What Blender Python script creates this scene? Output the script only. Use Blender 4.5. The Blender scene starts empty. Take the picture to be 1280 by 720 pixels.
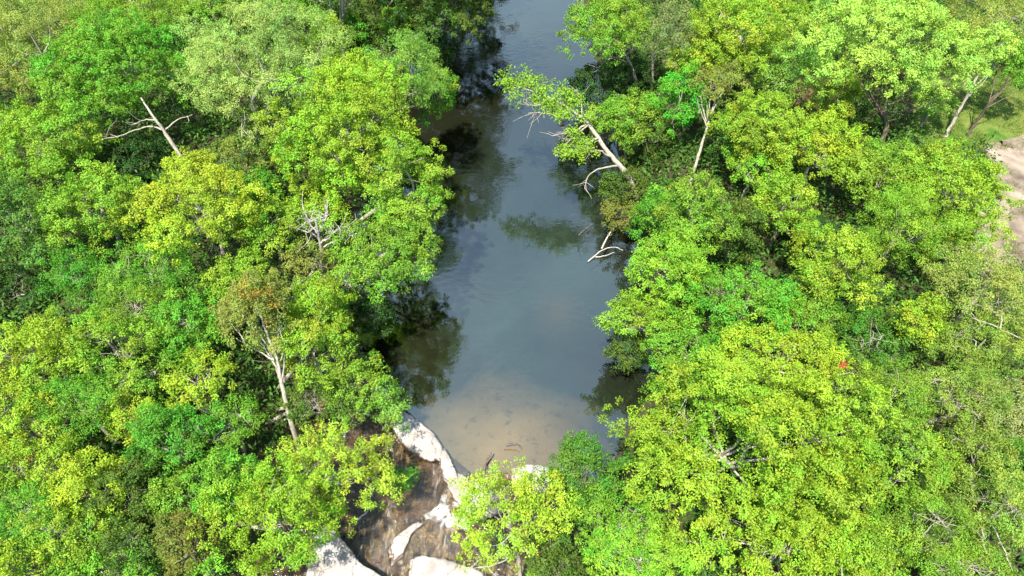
import bpy, math, random
import numpy as np
# generated scene script: world coordinates in metres, Z up, water level of the upper pool at 0
CLEARING = [(34.13, 51.8), (38.98, 53.64), (45.25, 53.64), (43.3, 45.65), (41.06, 42.44), (36.77, 42.44), (31.26, 42.44)]
TRACK = [(36.71, 43.41), (43.41, 44.62), (35.84, 28.86), (31.9, 29.2), (30.27, 30.81), (32.4, 34.88), (35.4, 39.36)]
EARTH = [(23.55, 51.8), (26.18, 52.65), (27.46, 51.21), (26.6, 48.34), (24.82, 46.71), (23.17, 47.79)]
SLABS = [('upper',
  [(-8.61, 22.52), (-7.7, 22.18), (-6.59, 20.76), (-5.79, 20.23), (-4.89, 19.5), (-4.09, 18.58), (-3.89, 17.65), (-4.33, 17.45), (-5.01, 17.6), (-5.77, 18.09), (-6.36, 18.58),
   (-7.03, 19.7), (-8.03, 21.03)],
  0.3, -0.75),
 ('tall',
  [(-10.16, 13.69), (-9.94, 13.9), (-9.54, 13.77), (-8.8, 13.1), (-8.22, 12.53), (-7.64, 11.88), (-6.77, 11.41), (-5.54, 10.49), (-5.41, 9.2), (-10.04, 9.2), (-10.39, 12.04)],
  0.12, -1.9),
 ('low', [(-5.31, 12.36), (-4.58, 12.53), (-3.48, 12.32), (-2.47, 12.0), (-1.31, 11.44), (-0.6, 9.91), (-1.57, 9.17), (-5.5, 9.35), (-5.37, 11.24)], -0.45, -1.9),
 ('ledge', [(-3.54, 16.82), (-3.01, 16.82), (-2.47, 16.54), (-1.75, 16.17), (-0.78, 15.62), (-0.51, 14.55), (-1.69, 14.2), (-2.47, 14.55), (-3.2, 15.44), (-3.69, 16.36)], 0.1,
  -0.9),
 ('tongue', [(-6.54, 12.77), (-6.2, 13.53), (-5.57, 14.09), (-4.84, 14.48), (-4.65, 14.26), (-5.24, 13.7), (-5.48, 13.1), (-5.75, 12.44), (-6.22, 12.19)], -0.52, -1.6),
 ('rim', [(-4.23, 18.38), (-3.81, 18.28), (-3.46, 17.69), (-3.11, 16.92), (-2.9, 16.36), (-3.24, 16.08), (-3.69, 16.36), (-4.01, 17.11)], 0.16, -0.8),
 ('far', [(0.0, 17.11), (0.67, 17.3), (1.61, 17.3), (2.65, 16.73), (2.61, 15.8), (1.21, 15.53), (0.0, 16.08)], 0.14, -0.8)]
STICKS = [('white curved branch lying half sunk at the right waterline', [(5.32, 32.58, 0.05), (6.33, 33.44, 0.28), (7.27, 33.78, 0.25), (7.9, 33.65, 0.05)], 0.05),
 ('short pale branch floating beside the white curved branch', [(5.87, 33.05, 0.03), (6.54, 33.07, 0.1), (7.26, 33.49, 0.06)], 0.05),
 ('pale forked branch slanting from the brownish shrub into the water', [(6.39, 33.86, 0), (6.86, 34.64, 0.5), (7.57, 35.51, 1.0)], 0.07),
 ('thin grey stick poking out of the dark reflection', [(4.82, 35.21, 0.0), (5.29, 35.58, 0.2), (5.83, 36.01, 0.35)], 0.04),
 ('dark broken branch stuck on the lip of the falls', [(-1.6, 16.78, 0), (-1.47, 17.32, 0.25), (-1.16, 17.83, 0.4), (-1.25, 17.59, 0.3)], 0.07),
 ('thin dark twig reaching over the shallow pool by the sparse yellow tree', [(-0.45, 18.37, 0.3), (0.23, 18.4, 0.45), (0.45, 18.18, 0.3)], 0.04),
 ('pale driftwood stick on the brown rapids', [(-8.31, 14.29, -0.35), (-7.91, 14.62, -0.3), (-7.64, 14.94, -0.2)], 0.06)]
LOG = [(37.85, 43.06, 2.75), (38.87, 42.8, 2.8)]
SNAG = [[(-12.2, 29.07, 2), (-11.88, 28.82, 3.6), (-11.53, 28.71, 5.4), (-11.36, 28.62, 7), (-11.28, 28.6, 8.2)],
 [(-11.53, 28.71, 5.4), (-10.84, 28.48, 6.2), (-9.77, 28.43, 6.8), (-9.09, 28.49, 7)], [(-11.46, 28.75, 6.2), (-11.79, 28.69, 6.8), (-12.12, 28.43, 7.2)],
 [(-11.36, 28.62, 7), (-10.93, 28.74, 7.8), (-10.6, 28.86, 8.2)], [(-11.49, 28.67, 6), (-10.71, 28.43, 6.8), (-10.02, 28.62, 7.4)],
 [(-12.05, 28.85, 2.8), (-11.24, 28.44, 3.2), (-10.43, 28.0, 3.4), (-9.9, 27.52, 3.2)], [(-11.38, 28.59, 6.9), (-11.71, 28.68, 7.6), (-11.83, 28.8, 8)]]
FOAM = [('lip', [(-3.86, 16.73), (-3.01, 16.45), (-2.19, 15.98), (-1.56, 15.25), (-1.54, 14.46), (-2.34, 14.28), (-3.18, 14.72), (-3.78, 14.81), (-3.49, 15.75)]),
 ('spill', [(-3.66, 16.68), (-3.11, 16.39), (-2.59, 14.75), (-3.16, 14.14), (-4.04, 13.79), (-5.02, 13.88), (-5.58, 14.4), (-4.75, 14.75), (-4.1, 15.38)]),
 ('chute', [(-4.31, 14.44), (-3.49, 15.24), (-2.17, 14.79), (-1.2, 14.13), (-1.69, 13.4), (-2.98, 13.75), (-3.82, 13.57), (-4.59, 13.75)])]
LEANING = {'leaf': [((0.0, 43.39, 7.2), 0.9, 'lime'), ((1.04, 42.99, 7), 1.2, 'lime'), ((2.0, 42.16, 6.9), 1.2, 'lime'), ((2.96, 41.53, 6.6), 1.1, 'lime'), ((3.7, 41.29, 6.3), 0.9, 'lime'),
          ((4.14, 42.15, 6.5), 0.8, 'lime'), ((4.57, 40.5, 5.5), 0.6, 'lime'), ((3.52, 38.94, 4.6), 0.6, 'lime'), ((4.53, 38.62, 4.5), 0.8, 'lime'),
          ((5.4, 38.89, 4.5), 0.8, 'lime'), ((5.02, 39.64, 4.9), 0.6, 'lime'), ((0.58, 43.59, 7.4), 0.7, 'lime'), ((5.47, 41.7, 6), 0.5, 'lime')],
 'limbs': [[(7.85, 39.13, 3.2), (6.41, 38.39, 3.6), (5.5, 37.7, 3.6), (5.06, 36.63, 3.2)], [(7.22, 39.39, 3.8), (6.18, 39.37, 4.4), (5.22, 38.94, 4.6)],
           [(5.48, 41.1, 5.4), (4.26, 40.04, 5.5), (2.81, 39.46, 5.6)], [(5.48, 41.1, 5.4), (4.67, 40.03, 5.3), (3.84, 39.26, 5.2)],
           [(4.31, 41.75, 6.1), (2.85, 41.24, 6.2), (1.14, 41.24, 6.2)], [(5.07, 41.36, 5.7), (4.96, 42.29, 6.4), (4.61, 42.99, 7)],
           [(2.87, 42.3, 6.6), (1.82, 41.48, 6.7), (0.85, 41.72, 6.8)], [(6.22, 40.31, 4.8), (5.43, 39.77, 4.8), (4.26, 38.94, 4.6)]],
 'trunk': [(9.88, 37.64, 1.2), (8.46, 38.69, 2.6), (6.94, 39.68, 4), (5.48, 41.1, 5.4), (3.74, 42.05, 6.3), (1.61, 42.84, 6.9), (-0.12, 43.39, 7.2)]}
TREES = [
 {'x': -36.34, 'y': 48.23, 'z': 7.5, 'a': 4.4, 'b': 4.4, 'c': 4.4, 'col': 'straw', 'label': 'feathery straw-green tree filling the top left corner', 'style': 'fine', 'den': 0.8, 'bark': 'grey', 'name': 'leafy_tree', 'cat': 'tree', 'side': 'left', 'gap': 0.0, 'depth': 52.8, 'leafy': 1.0},
 {'x': -28.55, 'y': 43.47, 'z': 8, 'a': 5.02, 'b': 5.02, 'c': 3.67, 'col': 'green', 'label': 'bright green tree with a pale bare limb reaching left below its crown', 'style': 'broad', 'den': 1.0, 'bark': 'grey', 'name': 'leafy_tree', 'cat': 'tree', 'tr': [(-22.51, 37.76, 2.5), (-23.19, 38.35, 4.0), (-24.04, 39.12, 6.0), (-24.57, 39.49, 7.2), (-25.49, 40.56, 8.0)], 'limbs': [[(-24.18, 39.3, 6.2), (-25.28, 39.49, 6.4), (-26.71, 38.73, 6.3), (-28.47, 38.15, 6.2)], [(-24.18, 39.3, 6.2), (-23.29, 39.94, 6.6), (-22.17, 40.04, 7.0)], [(-24.4, 39.4, 7), (-25.11, 39.13, 7.2), (-25.52, 38.55, 7.3)]], 'extra': [((-26.89, 43.39, 8.5), 1.48, 'bare_twigs', 'dead', 0.25)], 'side': 'left', 'gap': 0.0, 'depth': 49.4, 'leafy': 0},
 {'x': -18.23, 'y': 44.49, 'z': 8, 'a': 6.48, 'b': 6.48, 'c': 4.42, 'col': 'pale', 'label': 'broad pale grey-green tree with white forked limbs showing between its leaf clouds', 'style': 'fine', 'den': 0.85, 'bark': 'white', 'name': 'leafy_tree', 'cat': 'tree', 'limbs': [[(-18.51, 42.8, 4.5), (-17.21, 42.89, 7.2), (-17.16, 43.55, 8.4)], [(-17.21, 42.89, 7.2), (-15.72, 42.04, 7.9), (-14.9, 41.83, 8.3)], [(-18.51, 42.8, 4.5), (-18.79, 40.22, 6.4), (-18.34, 37.99, 6.6)], [(-18.51, 42.8, 4.5), (-19.13, 40.04, 6.8), (-19.65, 39.94, 7.2)]], 'side': 'left', 'gap': 0.18, 'depth': 50.0, 'leafy': 1.0},
 {'x': -31.55, 'y': 37.43, 'z': 6.5, 'a': 4.05, 'b': 4.05, 'c': 2.61, 'col': 'lime', 'label': 'pale lime tree at the left edge below the straw-green corner tree', 'style': 'broad', 'den': 1.0, 'bark': 'grey', 'name': 'leafy_tree', 'cat': 'tree', 'side': 'left', 'gap': 0.0, 'depth': 46.7, 'leafy': 1.0},
 {'x': -29.67, 'y': 29.63, 'z': 7, 'a': 2.38, 'b': 2.38, 'c': 2.98, 'col': 'dull', 'label': 'dull green rounded tree standing above the dark hollow at the left edge', 'style': 'broad', 'den': 1.0, 'bark': 'grey', 'name': 'leafy_tree', 'cat': 'tree', 'side': 'left', 'gap': 0.0, 'depth': 41.3, 'leafy': 1.0},
 {'x': -25.98, 'y': 31.05, 'z': 6.5, 'a': 2.95, 'b': 2.95, 'c': 2.76, 'col': 'lime', 'label': 'lime tree with a small yellow tip right of the dark hollow', 'style': 'broad', 'den': 1.0, 'bark': 'grey', 'name': 'leafy_tree', 'cat': 'tree', 'side': 'left', 'gap': 0.0, 'depth': 42.6, 'leafy': 1.0},
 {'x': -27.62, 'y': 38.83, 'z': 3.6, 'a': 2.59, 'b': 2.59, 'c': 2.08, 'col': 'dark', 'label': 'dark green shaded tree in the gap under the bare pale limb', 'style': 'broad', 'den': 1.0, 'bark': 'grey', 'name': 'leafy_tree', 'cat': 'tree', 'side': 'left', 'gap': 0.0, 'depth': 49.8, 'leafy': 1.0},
 {'x': -18.64, 'y': 30.15, 'z': 8, 'a': 3.87, 'b': 3.87, 'c': 1.94, 'col': 'gold', 'label': 'golden yellow-lime tree with a grey trunk showing at its lower right', 'style': 'broad', 'den': 1.0, 'bark': 'white', 'name': 'leafy_tree', 'cat': 'tree', 'limbs': [[(-17.84, 28.91, 3.5), (-17.9, 28.75, 5.5), (-18.05, 28.76, 7.2)], [(-17.9, 28.75, 5.5), (-17.87, 28.46, 6.5), (-18.14, 28.63, 8.8)], [(-17.91, 28.59, 6.5), (-16.81, 28.6, 8)]], 'side': 'left', 'gap': 0.12, 'depth': 40.8, 'leafy': 1.0},
 {'x': -15.28, 'y': 30.16, 'z': 6, 'a': 2.35, 'b': 2.35, 'c': 1.72, 'col': 'lime', 'label': 'lime tree tucked against the right side of the golden yellow tree', 'style': 'broad', 'den': 1.0, 'bark': 'grey', 'name': 'leafy_tree', 'cat': 'tree', 'side': 'left', 'gap': 0.0, 'depth': 42.4, 'leafy': 1.0},
 {'x': -18.74, 'y': 37.75, 'z': 4.5, 'a': 2.35, 'b': 2.35, 'c': 2.16, 'col': 'olive', 'label': 'thin olive tree with bare twigs under the broad pale tree', 'style': 'broad', 'den': 0.55, 'bark': 'white', 'name': 'leafy_tree', 'cat': 'tree', 'side': 'left', 'gap': 0.0, 'depth': 48.4, 'leafy': 1.0},
 {'x': -10.37, 'y': 35.29, 'z': 8.5, 'a': 4.25, 'b': 4.25, 'c': 4.73, 'col': 'lime2', 'label': 'large vivid lime tree beside the dark left edge of the creek', 'style': 'broad', 'den': 1.0, 'bark': 'grey', 'name': 'leafy_tree', 'cat': 'tree', 'side': 'left', 'gap': 0.0, 'depth': 43.8, 'leafy': 1.0},
 {'x': -10.44, 'y': 42.1, 'z': 7.6, 'a': 3.1, 'b': 3.1, 'c': 1.95, 'col': 'lime2', 'label': 'vivid lime tree with a browned patch on its creek side', 'style': 'broad', 'den': 1.0, 'bark': 'grey', 'name': 'leafy_tree', 'cat': 'tree', 'extra': [((-8.18, 41.21, 8.2), 0.79, 'brown_leaves', 'brown', 0.8)], 'side': 'left', 'gap': 0.0, 'depth': 48.8, 'leafy': 1.0},
 {'x': -6.22, 'y': 31.78, 'z': 7.8, 'a': 2.53, 'b': 2.53, 'c': 3.16, 'col': 'lime', 'label': 'yellow-green tree leaning out over the creek with a bare twig gap', 'style': 'broad', 'den': 1.0, 'bark': 'grey', 'name': 'leafy_tree', 'cat': 'tree', 'side': 'left', 'gap': 0.15, 'depth': 42.0, 'leafy': 1.0},
 {'x': -7.45, 'y': 27.96, 'z': 6.2, 'a': 3.4, 'b': 3.4, 'c': 1.7, 'col': 'lolive', 'label': 'round olive-lime tree overhanging the dark water of the left bank', 'style': 'broad', 'den': 1.0, 'bark': 'grey', 'name': 'leafy_tree', 'cat': 'tree', 'side': 'left', 'gap': 0.0, 'depth': 40.8, 'leafy': 1.0},
 {'x': -7.15, 'y': 42.4, 'z': 8.5, 'a': 2.68, 'b': 2.68, 'c': 2.99, 'col': 'pgreen', 'label': 'soft grey-green tree on the left bank near the top of the creek', 'style': 'fine', 'den': 1.0, 'bark': 'grey', 'name': 'leafy_tree', 'cat': 'tree', 'side': 'left', 'gap': 0.0, 'depth': 48.3, 'leafy': 1.0},
 {'x': -14.67, 'y': 49.93, 'z': 6.5, 'a': 1.77, 'b': 1.77, 'c': 2.21, 'col': 'lime2', 'label': 'narrow yellow-lime tree wedged beside the tall white trunk', 'style': 'broad', 'den': 1.0, 'bark': 'grey', 'name': 'leafy_tree', 'cat': 'tree', 'side': 'left', 'gap': 0.0, 'depth': 54.7, 'leafy': 1.0},
 {'x': -12.72, 'y': 51.04, 'z': 12, 'a': 2.37, 'b': 2.37, 'c': 2.37, 'col': 'green', 'label': 'tall white bare trunk rising out of the top edge, its crown mostly out of frame', 'style': 'broad', 'den': 1.0, 'bark': 'white', 'name': 'leafy_tree', 'cat': 'tree', 'tr': [(-14.58, 53.67, 3), (-14.27, 53.43, 4.8), (-13.49, 51.48, 8), (-12.59, 49.61, 11.5)], 'side': 'left', 'gap': 0.0, 'depth': 51.2, 'leafy': 1.0},
 {'x': -4.87, 'y': 54.09, 'z': 7, 'a': 3.82, 'b': 3.82, 'c': 1.97, 'col': 'dolive', 'label': 'drab olive tree overhanging the top left end of the water', 'style': 'broad', 'den': 1.0, 'bark': 'grey', 'name': 'leafy_tree', 'cat': 'tree', 'side': 'left', 'gap': 0.0, 'depth': 57.0, 'leafy': 1.0},
 {'x': -11.02, 'y': 59.03, 'z': 4.2, 'a': 3.03, 'b': 3.03, 'c': 2.45, 'col': 'dolive', 'label': 'dark green tree in deep shade behind the tall white trunk', 'style': 'broad', 'den': 0.75, 'bark': 'grey', 'name': 'leafy_tree', 'cat': 'tree', 'side': 'left', 'gap': 0.0, 'depth': 62.3, 'leafy': 1.0},
 {'x': -9.91, 'y': 55.3, 'z': 5.2, 'a': 1.5, 'b': 1.5, 'c': 1.88, 'col': 'lime', 'label': 'small lime tree lit in front of the shaded trees at the top', 'style': 'broad', 'den': 1.0, 'bark': 'grey', 'name': 'leafy_tree', 'cat': 'tree', 'side': 'left', 'gap': 0.0, 'depth': 59.1, 'leafy': 1.0},
 {'x': -6.01, 'y': 45.84, 'z': 4.5, 'a': 1.73, 'b': 1.73, 'c': 2.17, 'col': 'emer', 'label': 'cool green tree with a yellow tip leaning over the black water', 'style': 'broad', 'den': 1.0, 'bark': 'grey', 'name': 'leafy_tree', 'cat': 'tree', 'extra': [((-5.09, 45.27, 5.6), 0.56, 'yellow_leaves', 'gold', 1.0)], 'side': 'left', 'gap': 0.0, 'depth': 53.6, 'leafy': 1.0},
 {'x': -14.75, 'y': 56.71, 'z': 3.5, 'a': 1.84, 'b': 1.84, 'c': 1.84, 'col': 'emer', 'label': 'small emerald tree at the foot of the tall white trunk', 'style': 'broad', 'den': 1.0, 'bark': 'grey', 'name': 'leafy_tree', 'cat': 'tree', 'side': 'left', 'gap': 0.0, 'depth': 61.4, 'leafy': 1.0},
 {'x': -17.75, 'y': 36.06, 'z': 4, 'a': 1.65, 'b': 1.65, 'c': 1.23, 'col': 'emer', 'label': 'low deep emerald tree between the golden tree and the large vivid lime tree', 'style': 'broad', 'den': 1.0, 'bark': 'grey', 'name': 'leafy_tree', 'cat': 'tree', 'side': 'left', 'gap': 0.0, 'depth': 47.7, 'leafy': 1.0},
 {'x': -12.57, 'y': 31.99, 'z': 5.6, 'a': 2.13, 'b': 2.13, 'c': 1.06, 'col': 'lime2', 'label': 'flat yellow-lime tree above the grey dead snag', 'style': 'broad', 'den': 1.0, 'bark': 'grey', 'name': 'leafy_tree', 'cat': 'tree', 'side': 'left', 'gap': 0.0, 'depth': 43.9, 'leafy': 1.0},
 {'x': -12.2, 'y': 27.74, 'z': 4.6, 'a': 2.23, 'b': 2.23, 'c': 1.75, 'col': 'solive', 'label': 'thin olive tree with grey twigs around the dead snag', 'style': 'broad', 'den': 0.5, 'bark': 'white', 'name': 'leafy_tree', 'cat': 'tree', 'side': 'left', 'gap': 0.0, 'depth': 41.9, 'leafy': 1.0},
 {'x': -15.65, 'y': 25.94, 'z': 5.8, 'a': 1.93, 'b': 1.93, 'c': 1.18, 'col': 'lime', 'label': 'lime tree above the orange-browned crown', 'style': 'broad', 'den': 1.0, 'bark': 'grey', 'name': 'leafy_tree', 'cat': 'tree', 'side': 'left', 'gap': 0.0, 'depth': 39.8, 'leafy': 1.0},
 {'x': -12.96, 'y': 21.47, 'z': 8, 'a': 1.96, 'b': 1.96, 'c': 2.45, 'col': 'solive', 'label': 'tree with an orange-brown crown top above a tall forked white trunk', 'style': 'broad', 'den': 1.0, 'bark': 'white', 'name': 'leafy_tree', 'cat': 'tree', 'tr': [(-11.62, 17.21, 2.2), (-11.69, 18.23, 3.8), (-11.86, 19.17, 5.6), (-11.94, 19.84, 6.8), (-12.18, 20.37, 8.0), (-12.46, 21.04, 9.4)], 'limbs': [[(-11.86, 19.17, 5.6), (-11.55, 19.81, 6.7), (-11.61, 20.27, 7.8)], [(-11.94, 19.84, 6.8), (-12.41, 20.27, 7.8), (-12.76, 20.66, 8.6)], [(-11.87, 19.13, 5.5), (-12.09, 19.65, 6.2), (-12.27, 20.09, 7)]], 'extra': [((-12.51, 21.12, 9.3), 1.06, 'orange_leaves', 'orange', 1.0)], 'side': 'left', 'gap': 0.15, 'zmin': -0.35, 'depth': 35.3, 'leafy': 1.0},
 {'x': -10.64, 'y': 23.9, 'z': 6, 'a': 1.6, 'b': 1.6, 'c': 1.99, 'col': 'lime2', 'label': 'bright yellow-lime tree to the right of the orange-browned crown', 'style': 'broad', 'den': 1.0, 'bark': 'grey', 'name': 'leafy_tree', 'cat': 'tree', 'side': 'left', 'gap': 0.0, 'depth': 38.3, 'leafy': 1.0},
 {'x': -10.39, 'y': 21.3, 'z': 6, 'a': 2.37, 'b': 2.37, 'c': 2.25, 'col': 'ylolive', 'label': 'yellow-olive tree hiding the fork of the tall white trunk on its right', 'style': 'broad', 'den': 1.0, 'bark': 'grey', 'name': 'leafy_tree', 'cat': 'tree', 'side': 'left', 'gap': 0.1, 'depth': 36.7, 'leafy': 1.0},
 {'x': -10.34, 'y': 25.81, 'z': 3.6, 'a': 1.05, 'b': 1.05, 'c': 1.32, 'col': 'emer', 'label': 'narrow emerald tree hanging at the black water by the left bank', 'style': 'broad', 'den': 1.0, 'bark': 'grey', 'name': 'leafy_tree', 'cat': 'tree', 'side': 'left', 'gap': 0.0, 'depth': 41.4, 'leafy': 1.0},
 {'x': -8.49, 'y': 19.9, 'z': 3.8, 'a': 1.99, 'b': 1.99, 'c': 1.26, 'col': 'lolive', 'label': 'olive-lime tree on the left bank just above the pale rock slab', 'style': 'broad', 'den': 1.0, 'bark': 'grey', 'name': 'leafy_tree', 'cat': 'tree', 'side': 'left', 'gap': 0.0, 'depth': 37.5, 'leafy': 1.0},
 {'x': -10.44, 'y': 18.96, 'z': 3.8, 'a': 2.34, 'b': 1.53, 'c': 1.54, 'col': 'dolive', 'label': 'dull grey-olive tree in shade beside the lower white trunk', 'style': 'broad', 'den': 0.7, 'bark': 'white', 'name': 'leafy_tree', 'cat': 'tree', 'side': 'left', 'gap': 0.0, 'depth': 36.9, 'leafy': 1.0},
 {'x': -6.74, 'y': 19.11, 'z': 2.6, 'a': 1.05, 'b': 1.05, 'c': 1.31, 'col': 'pgreen', 'label': 'small grey-green tree brushing the pale rock slab', 'style': 'broad', 'den': 1.0, 'bark': 'grey', 'name': 'leafy_tree', 'cat': 'tree', 'side': 'left', 'gap': 0.0, 'depth': 37.9, 'leafy': 1.0},
 {'x': -21.11, 'y': 26.69, 'z': 6, 'a': 2.69, 'b': 2.24, 'c': 1.5, 'col': 'green', 'label': 'feathery green tree below the golden yellow tree on its left', 'style': 'fine', 'den': 1.0, 'bark': 'grey', 'name': 'leafy_tree', 'cat': 'tree', 'side': 'left', 'gap': 0.0, 'depth': 40.1, 'leafy': 1.0},
 {'x': -25.46, 'y': 26.51, 'z': 5.5, 'a': 1.59, 'b': 1.59, 'c': 1.99, 'col': 'emer', 'label': 'slim emerald tree on the right rim of the dark hollow', 'style': 'fine', 'den': 1.0, 'bark': 'grey', 'name': 'leafy_tree', 'cat': 'tree', 'side': 'left', 'gap': 0.0, 'depth': 40.4, 'leafy': 1.0},
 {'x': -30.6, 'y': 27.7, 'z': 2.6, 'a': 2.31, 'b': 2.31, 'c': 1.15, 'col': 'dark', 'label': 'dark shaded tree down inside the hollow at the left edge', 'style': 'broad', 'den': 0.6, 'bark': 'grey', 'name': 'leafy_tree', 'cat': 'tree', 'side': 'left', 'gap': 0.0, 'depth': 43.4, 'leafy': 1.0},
 {'x': -25.0, 'y': 20.79, 'z': 6, 'a': 2.6, 'b': 2.2, 'c': 1.88, 'col': 'ylime', 'label': 'bright yellow-lime tree at the left edge below the dark hollow', 'style': 'broad', 'den': 1.0, 'bark': 'grey', 'name': 'leafy_tree', 'cat': 'tree', 'side': 'left', 'gap': 0.0, 'depth': 36.3, 'leafy': 1.0},
 {'x': -21.16, 'y': 21.2, 'z': 6, 'a': 2.54, 'b': 1.96, 'c': 1.65, 'col': 'lime', 'label': 'leafy lime tree between the yellow-lime edge tree and the dull green trees', 'style': 'broad', 'den': 1.0, 'bark': 'grey', 'name': 'leafy_tree', 'cat': 'tree', 'side': 'left', 'gap': 0.1, 'depth': 36.6, 'leafy': 1.0},
 {'x': -17.8, 'y': 22.69, 'z': 5.4, 'a': 2.02, 'b': 2.02, 'c': 2.26, 'col': 'green', 'label': 'mid green tree with dark gaps left of the orange-browned crown', 'style': 'broad', 'den': 1.0, 'bark': 'grey', 'name': 'leafy_tree', 'cat': 'tree', 'side': 'left', 'gap': 0.0, 'depth': 38.0, 'leafy': 1.0},
 {'x': -21.0, 'y': 23.89, 'z': 5.8, 'a': 2.14, 'b': 1.76, 'c': 1.32, 'col': 'lolive', 'label': 'streaky olive-lime tree below the slim emerald tree', 'style': 'fine', 'den': 1.0, 'bark': 'grey', 'name': 'leafy_tree', 'cat': 'tree', 'side': 'left', 'gap': 0.0, 'depth': 38.5, 'leafy': 1.0},
 {'x': -16.3, 'y': 19.31, 'z': 5.6, 'a': 1.73, 'b': 1.73, 'c': 0.87, 'col': 'ylime', 'label': 'yellow-tipped lime tree below the mid green tree with dark gaps', 'style': 'broad', 'den': 1.0, 'bark': 'grey', 'name': 'leafy_tree', 'cat': 'tree', 'side': 'left', 'gap': 0.0, 'depth': 35.7, 'leafy': 1.0},
 {'x': -19.91, 'y': 19.45, 'z': 5, 'a': 2.1, 'b': 1.53, 'c': 1.45, 'col': 'lolive', 'label': 'olive-lime tree with drab leaves left of the yellow-tipped lime tree', 'style': 'broad', 'den': 1.0, 'bark': 'grey', 'name': 'leafy_tree', 'cat': 'tree', 'side': 'left', 'gap': 0.0, 'depth': 36.2, 'leafy': 1.0},
 {'x': -21.72, 'y': 17.9, 'z': 5.6, 'a': 2.25, 'b': 1.53, 'c': 1.54, 'col': 'green', 'label': 'smooth light green tree below the leafy lime trees at left', 'style': 'fine', 'den': 1.0, 'bark': 'grey', 'name': 'leafy_tree', 'cat': 'tree', 'side': 'left', 'gap': 0.0, 'depth': 34.8, 'leafy': 1.0},
 {'x': -24.32, 'y': 16.99, 'z': 5.6, 'a': 1.9, 'b': 1.9, 'c': 1.54, 'col': 'ylime', 'label': 'yellow-lime tree at the left edge in the lower third', 'style': 'broad', 'den': 1.0, 'bark': 'grey', 'name': 'leafy_tree', 'cat': 'tree', 'side': 'left', 'gap': 0.0, 'depth': 34.2, 'leafy': 1.0},
 {'x': -16.5, 'y': 15.88, 'z': 5.8, 'a': 2.16, 'b': 1.57, 'c': 1.78, 'col': 'emer', 'label': 'vivid emerald tree among lime ones in the lower left forest', 'style': 'broad', 'den': 1.0, 'bark': 'grey', 'name': 'leafy_tree', 'cat': 'tree', 'side': 'left', 'gap': 0.0, 'depth': 33.3, 'leafy': 1.0},
 {'x': -14.26, 'y': 17.1, 'z': 5, 'a': 1.61, 'b': 1.61, 'c': 0.8, 'col': 'green', 'label': 'deep green tree left of the lower white trunk', 'style': 'fine', 'den': 1.0, 'bark': 'grey', 'name': 'leafy_tree', 'cat': 'tree', 'side': 'left', 'gap': 0.0, 'depth': 34.7, 'leafy': 1.0},
 {'x': -18.75, 'y': 17.33, 'z': 5, 'a': 1.61, 'b': 1.19, 'c': 1.27, 'col': 'ylime', 'label': 'yellowish lime tree just above the vivid emerald tree', 'style': 'broad', 'den': 1.0, 'bark': 'grey', 'name': 'leafy_tree', 'cat': 'tree', 'side': 'left', 'gap': 0.0, 'depth': 34.9, 'leafy': 1.0},
 {'x': -22.14, 'y': 14.84, 'z': 5.2, 'a': 2.15, 'b': 1.54, 'c': 1.89, 'col': 'ylolive', 'label': 'yellow-olive tree with a rusty patch near the left edge', 'style': 'broad', 'den': 1.0, 'bark': 'grey', 'name': 'leafy_tree', 'cat': 'tree', 'extra': [((-22.49, 15.04, 6.3), 0.46, 'rusty_leaves', 'brown', 0.7)], 'side': 'left', 'gap': 0.12, 'depth': 33.1, 'leafy': 1.0},
 {'x': -19.35, 'y': 13.38, 'z': 5.6, 'a': 1.77, 'b': 1.77, 'c': 1.77, 'col': 'ylime', 'label': 'bright yellow-lime tree left of the drab olive tree', 'style': 'broad', 'den': 1.0, 'bark': 'grey', 'name': 'leafy_tree', 'cat': 'tree', 'side': 'left', 'gap': 0.0, 'depth': 31.9, 'leafy': 1.0},
 {'x': -17.75, 'y': 13.33, 'z': 5, 'a': 1.49, 'b': 1.49, 'c': 1.87, 'col': 'dolive', 'label': 'drab olive-brown tree in the lower left forest', 'style': 'broad', 'den': 1.0, 'bark': 'grey', 'name': 'leafy_tree', 'cat': 'tree', 'side': 'left', 'gap': 0.0, 'depth': 32.3, 'leafy': 1.0},
 {'x': -13.28, 'y': 13.86, 'z': 5.4, 'a': 1.65, 'b': 1.65, 'c': 1.65, 'col': 'green', 'label': 'full bright green tree beside the spotted yellow-lime tree', 'style': 'broad', 'den': 1.0, 'bark': 'grey', 'name': 'leafy_tree', 'cat': 'tree', 'side': 'left', 'gap': 0.0, 'depth': 32.4, 'leafy': 1.0},
 {'x': -15.43, 'y': 13.22, 'z': 4.8, 'a': 1.5, 'b': 1.26, 'c': 1.76, 'col': 'lolive', 'label': 'olive-lime tree between the drab olive tree and the full bright green tree', 'style': 'broad', 'den': 1.0, 'bark': 'grey', 'name': 'leafy_tree', 'cat': 'tree', 'side': 'left', 'gap': 0.0, 'depth': 32.4, 'leafy': 1.0},
 {'x': -22.34, 'y': 12.19, 'z': 5.2, 'a': 1.82, 'b': 1.82, 'c': 1.18, 'col': 'green', 'label': 'fresh green tree at the left edge near the bottom', 'style': 'fine', 'den': 1.0, 'bark': 'grey', 'name': 'leafy_tree', 'cat': 'tree', 'side': 'left', 'gap': 0.0, 'depth': 31.4, 'leafy': 1.0},
 {'x': -19.45, 'y': 11.31, 'z': 5.2, 'a': 2.0, 'b': 1.37, 'c': 2.22, 'col': 'lime', 'label': 'lime tree with dark speckled gaps near the bottom left corner', 'style': 'broad', 'den': 1.0, 'bark': 'grey', 'name': 'leafy_tree', 'cat': 'tree', 'side': 'left', 'gap': 0.1, 'depth': 30.9, 'leafy': 1.0},
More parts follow.
